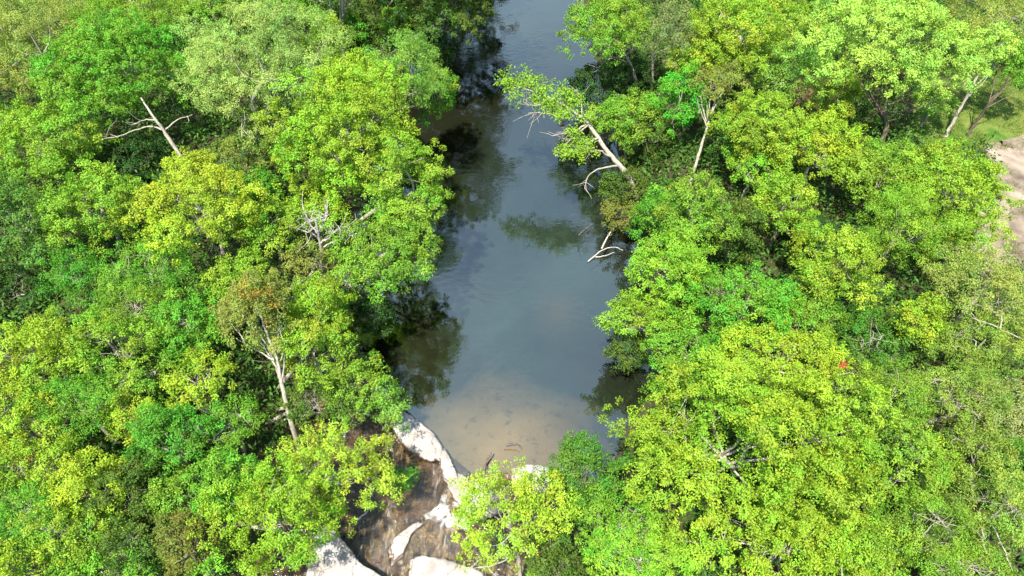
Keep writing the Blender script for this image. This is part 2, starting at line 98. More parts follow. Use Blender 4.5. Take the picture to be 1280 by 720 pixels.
 {'x': -17.05, 'y': 10.88, 'z': 4.6, 'a': 1.79, 'b': 1.44, 'c': 2.24, 'col': 'dolive', 'label': 'dark olive tree at the bottom with a small light tuft on top', 'style': 'broad', 'den': 1.0, 'bark': 'grey', 'name': 'leafy_tree', 'cat': 'tree', 'extra': [((-16.21, 11.08, 6.2), 0.43, 'pale_leaves', 'lime', 1.0)], 'side': 'left', 'gap': 0.0, 'depth': 31.1, 'leafy': 1.0},
 {'x': -14.44, 'y': 11.03, 'z': 5, 'a': 1.43, 'b': 1.43, 'c': 1.78, 'col': 'brolive', 'label': 'brownish olive tree near the bottom beside the bright lime tree', 'style': 'broad', 'den': 1.0, 'bark': 'grey', 'name': 'leafy_tree', 'cat': 'tree', 'side': 'left', 'gap': 0.0, 'depth': 30.8, 'leafy': 1.0},
 {'x': -10.69, 'y': 12.08, 'z': 4.8, 'a': 3.08, 'b': 2.43, 'c': 3.72, 'col': 'lime2', 'label': 'large bright lime tree at the bottom left of the rapids', 'style': 'broad', 'den': 1.0, 'bark': 'grey', 'name': 'leafy_tree', 'cat': 'tree', 'side': 'left', 'gap': 0.06, 'depth': 31.7, 'leafy': 1.0},
 {'x': -8.88, 'y': 14.73, 'z': 4.4, 'a': 3.5, 'b': 2.1, 'c': 2.51, 'col': 'ylspot', 'label': 'spotted yellow-lime tree with pale bare patches leaning over the rapids', 'style': 'broad', 'den': 1.0, 'bark': 'white', 'name': 'leafy_tree', 'cat': 'tree', 'side': 'left', 'gap': 0.14, 'depth': 33.7, 'leafy': 1.0},
 {'x': -5.74, 'y': 15.67, 'z': 1.8, 'a': 0.75, 'b': 0.63, 'c': 0.82, 'col': 'emer', 'label': 'small emerald shrub hanging over the brown rapids', 'style': 'broad', 'den': 1.0, 'bark': 'grey', 'name': 'shrub', 'cat': 'shrub', 'side': 'left', 'gap': 0.0, 'depth': 36.3, 'leafy': 1.0},
 {'x': -17.73, 'y': 9.85, 'z': 5, 'a': 2.16, 'b': 1.29, 'c': 0.65, 'col': 'green', 'label': 'green tree cut by the bottom edge under the dark olive tree', 'style': 'broad', 'den': 1.0, 'bark': 'grey', 'name': 'leafy_tree', 'cat': 'tree', 'side': 'left', 'gap': 0.0, 'depth': 30.1, 'leafy': 1.0},
 {'x': -21.18, 'y': 9.78, 'z': 5, 'a': 1.81, 'b': 1.08, 'c': 1.9, 'col': 'ylime', 'label': 'yellow-lime tree cut by the bottom left corner', 'style': 'broad', 'den': 1.0, 'bark': 'grey', 'name': 'leafy_tree', 'cat': 'tree', 'side': 'left', 'gap': 0.0, 'depth': 30.0, 'leafy': 1.0},
 {'x': -13.05, 'y': 9.99, 'z': 5.4, 'a': 0.76, 'b': 0.76, 'c': 0.76, 'col': 'green2', 'label': 'small bright green tree at the bottom beside the brownish olive tree', 'style': 'broad', 'den': 1.0, 'bark': 'grey', 'name': 'leafy_tree', 'cat': 'tree', 'side': 'left', 'gap': 0.0, 'depth': 29.9, 'leafy': 1.0},
 {'x': 7.55, 'y': 51.57, 'z': 7, 'a': 3.84, 'b': 3.84, 'c': 2.4, 'col': 'lolive', 'label': 'olive-lime tree with pale forked branches overhanging the top of the creek', 'style': 'broad', 'den': 1.0, 'bark': 'white', 'name': 'leafy_tree', 'cat': 'tree', 'tr': [(10.97, 51.52, 1.8), (10.13, 51.76, 3.2), (9.1, 51.58, 4.8), (8.01, 51.12, 6.5)], 'limbs': [[(9.13, 51.47, 4.5), (7.65, 50.6, 4.6), (6.74, 49.44, 4.3)], [(7.65, 50.6, 4.6), (7.94, 51.13, 6), (7.64, 51.09, 7)], [(7.65, 50.6, 4.6), (7.12, 50.85, 5.6), (6.39, 50.69, 6.4)], [(9.1, 51.58, 4.8), (9.73, 50.42, 6), (10.1, 50.37, 7)]], 'side': 'right', 'gap': 0.1, 'zmin': -0.3, 'depth': 55.4, 'leafy': 1.0},
 {'x': 12.31, 'y': 49.73, 'z': 7.5, 'a': 1.99, 'b': 1.99, 'c': 2.49, 'col': 'grey', 'label': 'drooping grey-green feathery tree beside the pale forked one', 'style': 'fine', 'den': 0.8, 'bark': 'white', 'name': 'leafy_tree', 'cat': 'tree', 'tr': [(11.89, 50.47, 2.5), (11.6, 50.77, 4.2), (11.24, 50.69, 6.4), (10.96, 50.56, 8.5)], 'side': 'right', 'gap': 0.0, 'depth': 53.8, 'leafy': 1.0},
 {'x': 18.09, 'y': 49.97, 'z': 7.5, 'a': 4.49, 'b': 4.49, 'c': 2.72, 'col': 'ylolive', 'label': 'wide yellow-lime tree at the top of the right bank', 'style': 'broad', 'den': 1.0, 'bark': 'grey', 'name': 'leafy_tree', 'cat': 'tree', 'side': 'right', 'gap': 0.0, 'depth': 54.0, 'leafy': 1.0},
 {'x': 15.02, 'y': 48.45, 'z': 6, 'a': 2.75, 'b': 2.75, 'c': 1.83, 'col': 'ylolive', 'label': 'yellow-olive tree below the drooping grey-green feathery tree', 'style': 'broad', 'den': 1.0, 'bark': 'grey', 'name': 'leafy_tree', 'cat': 'tree', 'side': 'right', 'gap': 0.0, 'depth': 54.1, 'leafy': 1.0},
 {'x': 21.11, 'y': 46.58, 'z': 6, 'a': 2.81, 'b': 2.81, 'c': 2.99, 'col': 'pgreen', 'label': 'soft green tree left of the bare red-brown soil', 'style': 'fine', 'den': 1.0, 'bark': 'grey', 'name': 'leafy_tree', 'cat': 'tree', 'side': 'right', 'gap': 0.0, 'depth': 52.9, 'leafy': 1.0},
 {'x': 27.37, 'y': 46.43, 'z': 8.5, 'a': 6.59, 'b': 6.59, 'c': 3.3, 'col': 'plime', 'label': 'broad pale lime tree with dark crooked limbs above the clearing', 'style': 'broad', 'den': 0.85, 'bark': 'dark', 'name': 'leafy_tree', 'cat': 'tree', 'tr': [(28.19, 42.44, 2.4), (28.39, 43.03, 3.6), (27.78, 43.15, 4.6), (26.87, 43.24, 5.6), (25.64, 42.99, 7)], 'limbs': [[(27.86, 43.13, 4.4), (28.32, 43.29, 5), (27.93, 42.87, 6)], [(28.37, 43.28, 4), (28.75, 42.86, 4.6)], [(27.6, 43.09, 5), (28.81, 43.28, 6.6), (29.82, 43.09, 7.4), (30.83, 43.47, 8)], [(26.87, 43.24, 5.6), (25.54, 43.19, 7), (25.1, 43.28, 7.6)]], 'side': 'right', 'gap': 0.12, 'zmin': -0.4, 'depth': 50.9, 'leafy': 1.0},
 {'x': 31.96, 'y': 44.5, 'z': 5, 'a': 1.45, 'b': 1.45, 'c': 0.73, 'col': 'plime', 'label': 'low pale lime tree under the broad pale crown on the clearing side', 'style': 'broad', 'den': 1.0, 'bark': 'grey', 'name': 'leafy_tree', 'cat': 'tree', 'side': 'right', 'gap': 0.0, 'depth': 52.4, 'leafy': 1.0},
 {'x': 38.02, 'y': 50.51, 'z': 8, 'a': 3.86, 'b': 3.86, 'c': 2.09, 'col': 'straw', 'label': 'straw-green feathery tree in the top right corner', 'style': 'fine', 'den': 0.75, 'bark': 'grey', 'name': 'leafy_tree', 'cat': 'tree', 'side': 'right', 'gap': 0.0, 'depth': 53.9, 'leafy': 1.0},
 {'x': 38.42, 'y': 46.66, 'z': 6.5, 'a': 2.19, 'b': 2.19, 'c': 2.02, 'col': 'green', 'label': 'green tree at the right edge beside two leaning grey trunks', 'style': 'broad', 'den': 1.0, 'bark': 'dark', 'name': 'leafy_tree', 'cat': 'tree', 'tr': [(35.52, 43.81, 2.4), (35.74, 44.02, 3.6), (35.89, 44.03, 5.4), (36.5, 44.4, 7)], 'side': 'right', 'gap': 0.0, 'depth': 52.6, 'leafy': 1.0},
 {'x': 35.22, 'y': 46.22, 'z': 8.5, 'a': 1.53, 'b': 1.53, 'c': 1.2, 'col': 'plime', 'label': 'slender tree whose grey trunk leans right across the grass clearing', 'style': 'broad', 'den': 1.0, 'bark': 'grey', 'name': 'leafy_tree', 'cat': 'tree', 'tr': [(33.69, 43.61, 2.4), (34.08, 44.25, 3.8), (34.33, 44.62, 5.2), (34.52, 45.02, 6.8), (34.78, 45.62, 8.6)], 'side': 'right', 'gap': 0.0, 'depth': 50.8, 'leafy': 1.0},
 {'x': 12.43, 'y': 43.44, 'z': 5.6, 'a': 2.01, 'b': 2.01, 'c': 2.52, 'col': 'vgreen', 'label': 'brilliant green round tree on the right bank behind the leaning tree', 'style': 'broad', 'den': 1.0, 'bark': 'grey', 'name': 'leafy_tree', 'cat': 'tree', 'side': 'right', 'gap': 0.0, 'depth': 51.2, 'leafy': 1.0},
 {'x': 14.69, 'y': 42.64, 'z': 7.5, 'a': 1.94, 'b': 1.94, 'c': 1.22, 'col': 'solive', 'label': 'sparse tree on a slim white trunk leaning right', 'style': 'broad', 'den': 0.5, 'bark': 'white', 'name': 'leafy_tree', 'cat': 'tree', 'tr': [(12.93, 38.09, 2.2), (13.18, 38.69, 3.2), (13.61, 39.77, 4.8), (14.08, 40.86, 6.2), (14.39, 41.67, 7.5)], 'limbs': [[(14.08, 40.86, 6.2), (14.78, 41.82, 7.4), (15.44, 41.89, 8)], [(13.89, 40.37, 5.6), (13.31, 40.87, 6.6), (13.01, 41.15, 7.2)]], 'side': 'right', 'gap': 0.0, 'zmin': -0.4, 'depth': 49.2, 'leafy': 1.0},
 {'x': 8.56, 'y': 43.2, 'z': 4.2, 'a': 2.41, 'b': 2.41, 'c': 2.03, 'col': 'lolive', 'label': 'mottled olive-lime tree behind the trunk of the leaning tree', 'style': 'broad', 'den': 1.0, 'bark': 'grey', 'name': 'leafy_tree', 'cat': 'tree', 'side': 'right', 'gap': 0.0, 'depth': 52.1, 'leafy': 1.0},
 {'x': 10.44, 'y': 42.57, 'z': 3.2, 'a': 1.94, 'b': 1.94, 'c': 1.94, 'col': 'dolive', 'label': 'shaded olive tree below the brilliant green round tree', 'style': 'broad', 'den': 1.0, 'bark': 'white', 'name': 'leafy_tree', 'cat': 'tree', 'side': 'right', 'gap': 0.0, 'depth': 52.5, 'leafy': 1.0},
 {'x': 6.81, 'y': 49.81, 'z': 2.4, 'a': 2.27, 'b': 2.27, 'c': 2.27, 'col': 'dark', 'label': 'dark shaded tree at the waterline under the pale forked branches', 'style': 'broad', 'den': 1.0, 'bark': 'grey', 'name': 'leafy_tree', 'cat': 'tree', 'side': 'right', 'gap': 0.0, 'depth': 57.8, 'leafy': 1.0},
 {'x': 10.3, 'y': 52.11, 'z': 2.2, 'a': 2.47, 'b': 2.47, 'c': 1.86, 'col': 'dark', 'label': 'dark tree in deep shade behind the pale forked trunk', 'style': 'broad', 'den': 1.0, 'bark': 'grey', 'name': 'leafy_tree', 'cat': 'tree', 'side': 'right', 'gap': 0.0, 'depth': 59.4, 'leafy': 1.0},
 {'x': 17.34, 'y': 39.04, 'z': 6.6, 'a': 3.19, 'b': 3.19, 'c': 2.27, 'col': 'ylolive', 'label': 'tree with a yellow-lime top and bare grey twigs on its left side', 'style': 'broad', 'den': 1.0, 'bark': 'grey', 'name': 'leafy_tree', 'cat': 'tree', 'side': 'right', 'gap': 0.0, 'depth': 47.6, 'leafy': 1.0},
 {'x': 16.65, 'y': 39.26, 'z': 5.2, 'a': 2.03, 'b': 2.03, 'c': 2.03, 'col': 'green', 'label': 'green lower tree in front of the yellow-topped tree', 'style': 'broad', 'den': 1.0, 'bark': 'grey', 'name': 'leafy_tree', 'cat': 'tree', 'side': 'right', 'gap': 0.0, 'depth': 48.8, 'leafy': 1.0},
 {'x': 21.23, 'y': 37.38, 'z': 6.2, 'a': 2.71, 'b': 2.71, 'c': 2.34, 'col': 'ylime', 'label': 'glowing yellow-lime tree with a tangle of grey twigs on its right', 'style': 'broad', 'den': 1.0, 'bark': 'grey', 'name': 'leafy_tree', 'cat': 'tree', 'extra': [((20.61, 35.96, 6.2), 0.76, 'bare_twigs', 'dead', 0.3)], 'side': 'right', 'gap': 0.0, 'depth': 46.9, 'leafy': 1.0},
 {'x': 24.94, 'y': 45.33, 'z': 5, 'a': 1.71, 'b': 1.71, 'c': 1.89, 'col': 'ylolive', 'label': 'small yellow-olive tree right of the bare red-brown soil', 'style': 'broad', 'den': 1.0, 'bark': 'grey', 'name': 'leafy_tree', 'cat': 'tree', 'side': 'right', 'gap': 0.0, 'depth': 52.9, 'leafy': 1.0},
 {'x': 24.52, 'y': 34.98, 'z': 5.8, 'a': 2.85, 'b': 2.85, 'c': 2.27, 'col': 'lolive', 'label': 'olive-lime tree in front of the dark crooked trunk', 'style': 'broad', 'den': 1.0, 'bark': 'grey', 'name': 'leafy_tree', 'cat': 'tree', 'side': 'right', 'gap': 0.08, 'depth': 45.6, 'leafy': 1.0},
 {'x': 27.87, 'y': 32.54, 'z': 6.6, 'a': 3.72, 'b': 3.72, 'c': 2.28, 'col': 'ylolive', 'label': 'wide yellow-olive tree between the clearing and the sandy track', 'style': 'broad', 'den': 1.0, 'bark': 'grey', 'name': 'leafy_tree', 'cat': 'tree', 'side': 'right', 'gap': 0.08, 'depth': 43.4, 'leafy': 1.0},
 {'x': 23.35, 'y': 29.35, 'z': 6.6, 'a': 2.3, 'b': 2.3, 'c': 2.67, 'col': 'lime', 'label': 'upright soft lime tree left of the wide yellow-olive tree', 'style': 'fine', 'den': 1.0, 'bark': 'grey', 'name': 'leafy_tree', 'cat': 'tree', 'side': 'right', 'gap': 0.0, 'depth': 41.4, 'leafy': 1.0},
 {'x': 26.85, 'y': 29.36, 'z': 5, 'a': 1.97, 'b': 1.97, 'c': 1.52, 'col': 'lolive', 'label': 'olive tree thinning out beside the sandy track', 'style': 'broad', 'den': 0.6, 'bark': 'grey', 'name': 'leafy_tree', 'cat': 'tree', 'side': 'right', 'gap': 0.0, 'depth': 42.6, 'leafy': 1.0},
 {'x': 11.38, 'y': 30.73, 'z': 6.4, 'a': 2.26, 'b': 2.26, 'c': 2.82, 'col': 'lolive', 'label': 'upright olive-lime tree below the slim white trunk', 'style': 'broad', 'den': 1.0, 'bark': 'grey', 'name': 'leafy_tree', 'cat': 'tree', 'side': 'right', 'gap': 0.0, 'depth': 42.4, 'leafy': 1.0},
 {'x': 14.03, 'y': 30.95, 'z': 5, 'a': 1.82, 'b': 1.82, 'c': 2.27, 'col': 'dolive', 'label': 'dark olive tree beside the deep black gap on the right bank', 'style': 'broad', 'den': 0.75, 'bark': 'grey', 'name': 'leafy_tree', 'cat': 'tree', 'side': 'right', 'gap': 0.0, 'depth': 43.6, 'leafy': 1.0},
 {'x': 17.25, 'y': 32.2, 'z': 5.4, 'a': 2.25, 'b': 2.25, 'c': 2.44, 'col': 'ylolive', 'label': 'yellow-olive tree right of the deep black gap', 'style': 'broad', 'den': 1.0, 'bark': 'grey', 'name': 'leafy_tree', 'cat': 'tree', 'side': 'right', 'gap': 0.12, 'depth': 44.1, 'leafy': 1.0},
 {'x': 16.71, 'y': 36.55, 'z': 4.8, 'a': 1.97, 'b': 1.97, 'c': 1.35, 'col': 'green2', 'label': 'fresh green tree above the deep black gap', 'style': 'broad', 'den': 1.0, 'bark': 'grey', 'name': 'leafy_tree', 'cat': 'tree', 'side': 'right', 'gap': 0.0, 'depth': 47.4, 'leafy': 1.0},
 {'x': 9.56, 'y': 33.12, 'z': 3.8, 'a': 1.7, 'b': 1.7, 'c': 2.13, 'col': 'green', 'label': 'leafy green tree at the foot of the leaning trunk', 'style': 'broad', 'den': 1.0, 'bark': 'grey', 'name': 'leafy_tree', 'cat': 'tree', 'side': 'right', 'gap': 0.0, 'depth': 46.0, 'leafy': 1.0},
 {'x': 7.66, 'y': 35.39, 'z': 1.6, 'a': 1.48, 'b': 1.48, 'c': 1.25, 'col': 'brolive', 'label': 'brownish scrubby shrub with bare roots at the right waterline', 'style': 'broad', 'den': 0.7, 'bark': 'white', 'name': 'shrub', 'cat': 'shrub', 'side': 'right', 'gap': 0.0, 'depth': 49.1, 'leafy': 1.0},
 {'x': 8.22, 'y': 38.28, 'z': 1.8, 'a': 1.76, 'b': 1.76, 'c': 1.54, 'col': 'dolive', 'label': 'dull olive shrub between the leaning trunk and the water', 'style': 'broad', 'den': 0.7, 'bark': 'grey', 'name': 'shrub', 'cat': 'shrub', 'side': 'right', 'gap': 0.0, 'depth': 50.8, 'leafy': 1.0},
 {'x': 9.14, 'y': 26.38, 'z': 6, 'a': 2.59, 'b': 2.59, 'c': 2.14, 'col': 'green2', 'label': 'luminous green tree with an upright tip on the right waterline', 'style': 'broad', 'den': 1.0, 'bark': 'grey', 'name': 'leafy_tree', 'cat': 'tree', 'extra': [((9.57, 27.27, 7.4), 0.92, 'upright_leaves', 'green2', 1.0)], 'side': 'right', 'gap': 0.0, 'depth': 39.9, 'leafy': 1.0},
 {'x': 12.77, 'y': 23.58, 'z': 6.4, 'a': 3.06, 'b': 2.5, 'c': 1.86, 'col': 'green', 'label': 'broad fresh green tree behind the big yellow-lime crown', 'style': 'broad', 'den': 1.0, 'bark': 'grey', 'name': 'leafy_tree', 'cat': 'tree', 'side': 'right', 'gap': 0.0, 'depth': 37.8, 'leafy': 1.0},
 {'x': 7.38, 'y': 24.41, 'z': 4.4, 'a': 2.4, 'b': 1.5, 'c': 1.16, 'col': 'lime', 'label': 'light green tree reaching out over the middle of the creek', 'style': 'broad', 'den': 1.0, 'bark': 'grey', 'name': 'leafy_tree', 'cat': 'tree', 'side': 'right', 'gap': 0.0, 'depth': 39.9, 'leafy': 1.0},
 {'x': 9.21, 'y': 21.2, 'z': 5.4, 'a': 2.4, 'b': 2.06, 'c': 1.77, 'col': 'green', 'label': 'green tree with dark gaps above the big yellow-lime crown', 'style': 'broad', 'den': 1.0, 'bark': 'grey', 'name': 'leafy_tree', 'cat': 'tree', 'side': 'right', 'gap': 0.1, 'depth': 37.1, 'leafy': 1.0},
 {'x': 6.74, 'y': 23.99, 'z': 1.8, 'a': 1.25, 'b': 1.25, 'c': 1.56, 'col': 'dolive', 'label': 'dark shaded shrub at the right waterline under the light green tree', 'style': 'broad', 'den': 1.0, 'bark': 'grey', 'name': 'shrub', 'cat': 'shrub', 'side': 'right', 'gap': 0.0, 'depth': 41.6, 'leafy': 1.0},
 {'x': 18.42, 'y': 26.15, 'z': 6.6, 'a': 2.64, 'b': 2.64, 'c': 2.43, 'col': 'ylolive', 'label': 'dense yellow-olive tree in the middle of the right forest', 'style': 'broad', 'den': 1.0, 'bark': 'grey', 'name': 'leafy_tree', 'cat': 'tree', 'side': 'right', 'gap': 0.0, 'depth': 39.3, 'leafy': 1.0},
 {'x': 15.9, 'y': 23.2, 'z': 5.6, 'a': 1.94, 'b': 1.94, 'c': 1.41, 'col': 'lolive', 'label': 'olive-lime tree right of the broad fresh green tree', 'style': 'broad', 'den': 1.0, 'bark': 'grey', 'name': 'leafy_tree', 'cat': 'tree', 'side': 'right', 'gap': 0.0, 'depth': 38.2, 'leafy': 1.0},
 {'x': 19.89, 'y': 22.28, 'z': 5, 'a': 2.38, 'b': 2.38, 'c': 1.19, 'col': 'deep', 'label': 'deep green tree with white bare branches in its centre', 'style': 'broad', 'den': 1.0, 'bark': 'white', 'name': 'leafy_tree', 'cat': 'tree', 'limbs': [[(20.73, 22.76, 2.5), (18.95, 21.18, 5.8), (18.78, 21.35, 7)], [(20.73, 22.76, 2.5), (19.25, 21.2, 6), (19.23, 21.2, 7)], [(20.73, 22.76, 2.5), (18.56, 21.03, 5.8), (18.15, 20.97, 6.6)]], 'side': 'right', 'gap': 0.0, 'depth': 38.1, 'leafy': 1.0},
 {'x': 22.1, 'y': 22.79, 'z': 6, 'a': 1.31, 'b': 1.31, 'c': 1.63, 'col': 'ylime', 'label': 'narrow yellow-green tree at the right of the deep green tree', 'style': 'broad', 'den': 1.0, 'bark': 'grey', 'name': 'leafy_tree', 'cat': 'tree', 'side': 'right', 'gap': 0.0, 'depth': 37.6, 'leafy': 1.0},
 {'x': 25.96, 'y': 24.45, 'z': 7, 'a': 2.89, 'b': 2.89, 'c': 1.45, 'col': 'straw', 'label': 'straw-green feathery tree at the right edge below the sandy track', 'style': 'fine', 'den': 0.85, 'bark': 'grey', 'name': 'leafy_tree', 'cat': 'tree', 'side': 'right', 'gap': 0.0, 'depth': 37.9, 'leafy': 1.0},
 {'x': 25.09, 'y': 21.48, 'z': 5.6, 'a': 2.83, 'b': 1.9, 'c': 1.59, 'col': 'straw2', 'label': 'dull straw-green tree under the pale leaning branch at the right edge', 'style': 'fine', 'den': 0.9, 'bark': 'white', 'name': 'leafy_tree', 'cat': 'tree', 'limbs': [[(29.33, 22.26, 4.5), (26.25, 21.49, 6.6), (25.14, 21.82, 7), (24.1, 22.09, 7.2)], [(25.46, 21.61, 7), (25.48, 21.93, 7.4), (25.23, 22.04, 7.8)]], 'side': 'right', 'gap': 0.0, 'depth': 37.1, 'leafy': 1.0},
 {'x': 17.08, 'y': 19.56, 'z': 5.6, 'a': 1.49, 'b': 1.49, 'c': 1.19, 'col': 'olive', 'label': 'sparse tree with pale twigs and one red flower cluster', 'style': 'broad', 'den': 0.6, 'bark': 'white', 'name': 'leafy_tree', 'cat': 'tree', 'extra': [((16.48, 19.27, 7), 0.07, 'red_flowers', 'red', 1.5)], 'side': 'right', 'gap': 0.0, 'depth': 35.9, 'leafy': 1.0},
 {'x': 19.27, 'y': 18.36, 'z': 5.6, 'a': 2.19, 'b': 1.71, 'c': 1.68, 'col': 'lolive', 'label': 'olive-lime tree below the deep green tree with white branches', 'style': 'fine', 'den': 1.0, 'bark': 'grey', 'name': 'leafy_tree', 'cat': 'tree', 'side': 'right', 'gap': 0.0, 'depth': 35.1, 'leafy': 1.0},
 {'x': 22.72, 'y': 18.36, 'z': 5.6, 'a': 2.52, 'b': 1.71, 'c': 1.68, 'col': 'straw2', 'label': 'mottled straw-olive tree at the right above the forked grey trunk', 'style': 'fine', 'den': 0.85, 'bark': 'grey', 'name': 'leafy_tree', 'cat': 'tree', 'side': 'right', 'gap': 0.0, 'depth': 35.1, 'leafy': 1.0},
 {'x': 25.08, 'y': 17.78, 'z': 5.4, 'a': 1.85, 'b': 1.85, 'c': 1.08, 'col': 'pstraw', 'label': 'pale straw tree at the right edge with whitish bare tips', 'style': 'fine', 'den': 0.7, 'bark': 'white', 'name': 'leafy_tree', 'cat': 'tree', 'side': 'right', 'gap': 0.0, 'depth': 34.9, 'leafy': 1.0},
 {'x': 13.63, 'y': 19.7, 'z': 7, 'a': 3.71, 'b': 2.23, 'c': 1.11, 'col': 'ylime', 'label': 'upper yellow-lime tree joining the back of the big round crown', 'style': 'broad', 'den': 1.0, 'bark': 'grey', 'name': 'leafy_tree', 'cat': 'tree', 'side': 'right', 'gap': 0.0, 'depth': 34.9, 'leafy': 1.0},
 {'x': 10.17, 'y': 14.04, 'z': 7.5, 'a': 5.92, 'b': 4.1, 'c': 4.94, 'col': 'big', 'label': 'very large round yellow-lime crown filling the lower right of the creek', 'style': 'broad', 'den': 1.0, 'bark': 'grey', 'name': 'leafy_tree', 'cat': 'tree', 'side': 'right', 'lobe': 1.15, 'gap': 0.0, 'depth': 30.9, 'leafy': 1.0},
 {'x': 3.54, 'y': 14.39, 'z': 4.6, 'a': 2.16, 'b': 1.82, 'c': 2.36, 'col': 'deep', 'label': 'dark-sided green tree at the waterline left of the very large crown', 'style': 'broad', 'den': 1.0, 'bark': 'grey', 'name': 'leafy_tree', 'cat': 'tree', 'side': 'right', 'gap': 0.0, 'depth': 33.3, 'leafy': 1.0},
 {'x': 11.75, 'y': 10.33, 'z': 6.2, 'a': 3.82, 'b': 2.29, 'c': 1.14, 'col': 'ylime2', 'label': 'bright yellow-lime tree at the bottom in front of the very large crown', 'style': 'broad', 'den': 1.0, 'bark': 'grey', 'name': 'leafy_tree', 'cat': 'tree', 'side': 'right', 'gap': 0.0, 'depth': 29.5, 'leafy': 1.0},
 {'x': 5.52, 'y': 10.2, 'z': 5.6, 'a': 2.48, 'b': 1.49, 'c': 0.75, 'col': 'green2', 'label': 'vivid green tree at the bottom left of the very large crown', 'style': 'broad', 'den': 1.0, 'bark': 'grey', 'name': 'leafy_tree', 'cat': 'tree', 'side': 'right', 'gap': 0.08, 'depth': 29.8, 'leafy': 1.0},
 {'x': 0.07, 'y': 12.19, 'z': 5.2, 'a': 2.69, 'b': 2.15, 'c': 3.23, 'col': 'gold2', 'label': 'sparse yellow-lime tree with many white branches beside the rapids', 'style': 'broad', 'den': 0.85, 'bark': 'white', 'name': 'leafy_tree', 'cat': 'tree', 'tr': [(0.48, 10.77, -0.2), (0.31, 11.47, 1.8), (0.0, 11.9, 4), (-0.14, 12.32, 5.6), (-0.36, 12.83, 6.6)], 'limbs': [[(0.0, 11.9, 4), (-0.73, 11.31, 4.2), (-1.74, 11.46, 4.6)], [(0.0, 11.9, 4), (0.8, 12.11, 5.2), (1.52, 12.32, 5.6)], [(-0.14, 12.32, 5.6), (-0.72, 12.74, 6.2), (-1.0, 13.17, 6.6)], [(0.19, 11.58, 2.6), (-0.74, 10.82, 3.2), (-2.02, 10.57, 3.4)], [(-0.14, 12.32, 5.6), (0.18, 12.8, 6.4), (0.54, 13.39, 6.6)], [(0.19, 11.63, 3), (1.17, 11.09, 4), (2.18, 11.39, 4.6)]], 'side': 'right', 'gap': 0.12, 'depth': 31.4, 'leafy': 0.8},
 {'x': 18.14, 'y': 14.26, 'z': 6, 'a': 1.93, 'b': 1.93, 'c': 2.42, 'col': 'lolive', 'label': 'soft olive-lime tree right of the very large crown', 'style': 'broad', 'den': 1.0, 'bark': 'grey', 'name': 'leafy_tree', 'cat': 'tree', 'side': 'right', 'gap': 0.0, 'depth': 32.1, 'leafy': 1.0},
 {'x': 20.14, 'y': 15.16, 'z': 5.4, 'a': 1.15, 'b': 1.15, 'c': 0.68, 'col': 'ylolive', 'label': 'yellow-tipped tree beside the forked grey trunk', 'style': 'broad', 'den': 1.0, 'bark': 'grey', 'name': 'leafy_tree', 'cat': 'tree', 'side': 'right', 'gap': 0.0, 'depth': 33.2, 'leafy': 1.0},
 {'x': 22.37, 'y': 15.15, 'z': 5, 'a': 1.94, 'b': 1.63, 'c': 1.98, 'col': 'straw2', 'label': 'straw-green tree with a forked grey trunk and white twigs', 'style': 'fine', 'den': 0.6, 'bark': 'grey', 'name': 'leafy_tree', 'cat': 'tree', 'tr': [(23.71, 14.79, 1.6), (23.09, 15.28, 3.4), (22.79, 15.48, 4.4)], 'limbs': [[(22.79, 15.48, 4.4), (22.66, 15.58, 5.4), (23.18, 15.8, 6.2)], [(22.82, 15.41, 4.2), (22.08, 15.58, 5.4), (21.75, 15.78, 6)], [(22.08, 15.7, 5.5), (21.25, 15.78, 6)]], 'side': 'right', 'gap': 0.0, 'depth': 33.5, 'leafy': 1.0},
 {'x': 24.21, 'y': 14.72, 'z': 4.6, 'a': 1.24, 'b': 1.24, 'c': 1.55, 'col': 'deep', 'label': 'deep green tree at the right edge below the pale straw tree', 'style': 'broad', 'den': 1.0, 'bark': 'grey', 'name': 'leafy_tree', 'cat': 'tree', 'side': 'right', 'gap': 0.0, 'depth': 33.5, 'leafy': 1.0},
 {'x': 21.42, 'y': 12.06, 'z': 5.8, 'a': 2.0, 'b': 1.72, 'c': 2.5, 'col': 'straw2', 'label': 'pale olive feathery tree with arching white twigs at the lower right edge', 'style': 'fine', 'den': 0.8, 'bark': 'white', 'name': 'leafy_tree', 'cat': 'tree', 'limbs': [[(21.77, 11.09, 4), (20.77, 11.46, 6.4), (21.0, 10.67, 6.2), (21.37, 9.79, 5.6)], [(21.77, 11.09, 4), (20.48, 11.36, 6.2), (20.38, 10.74, 6)]], 'side': 'right', 'gap': 0.0, 'depth': 30.9, 'leafy': 1.0},
 {'x': 18.11, 'y': 11.31, 'z': 5.4, 'a': 1.99, 'b': 1.63, 'c': 2.49, 'col': 'lolive', 'label': 'olive tree with a small white fork showing at its left', 'style': 'fine', 'den': 1.0, 'bark': 'grey', 'name': 'leafy_tree', 'cat': 'tree', 'side': 'right', 'gap': 0.0, 'depth': 30.7, 'leafy': 1.0},
 {'x': 15.75, 'y': 10.68, 'z': 5, 'a': 1.7, 'b': 1.42, 'c': 2.12, 'col': 'lime', 'label': 'lime tree at the bottom right of the very large crown', 'style': 'broad', 'den': 1.0, 'bark': 'grey', 'name': 'leafy_tree', 'cat': 'tree', 'side': 'right', 'gap': 0.0, 'depth': 30.6, 'leafy': 1.0},
 {'x': 19.88, 'y': 9.82, 'z': 5.2, 'a': 2.28, 'b': 1.37, 'c': 0.68, 'col': 'lime', 'label': 'yellow-green tree cut by the bottom right corner', 'style': 'fine', 'den': 1.0, 'bark': 'grey', 'name': 'leafy_tree', 'cat': 'tree', 'side': 'right', 'gap': 0.0, 'depth': 29.9, 'leafy': 1.0},
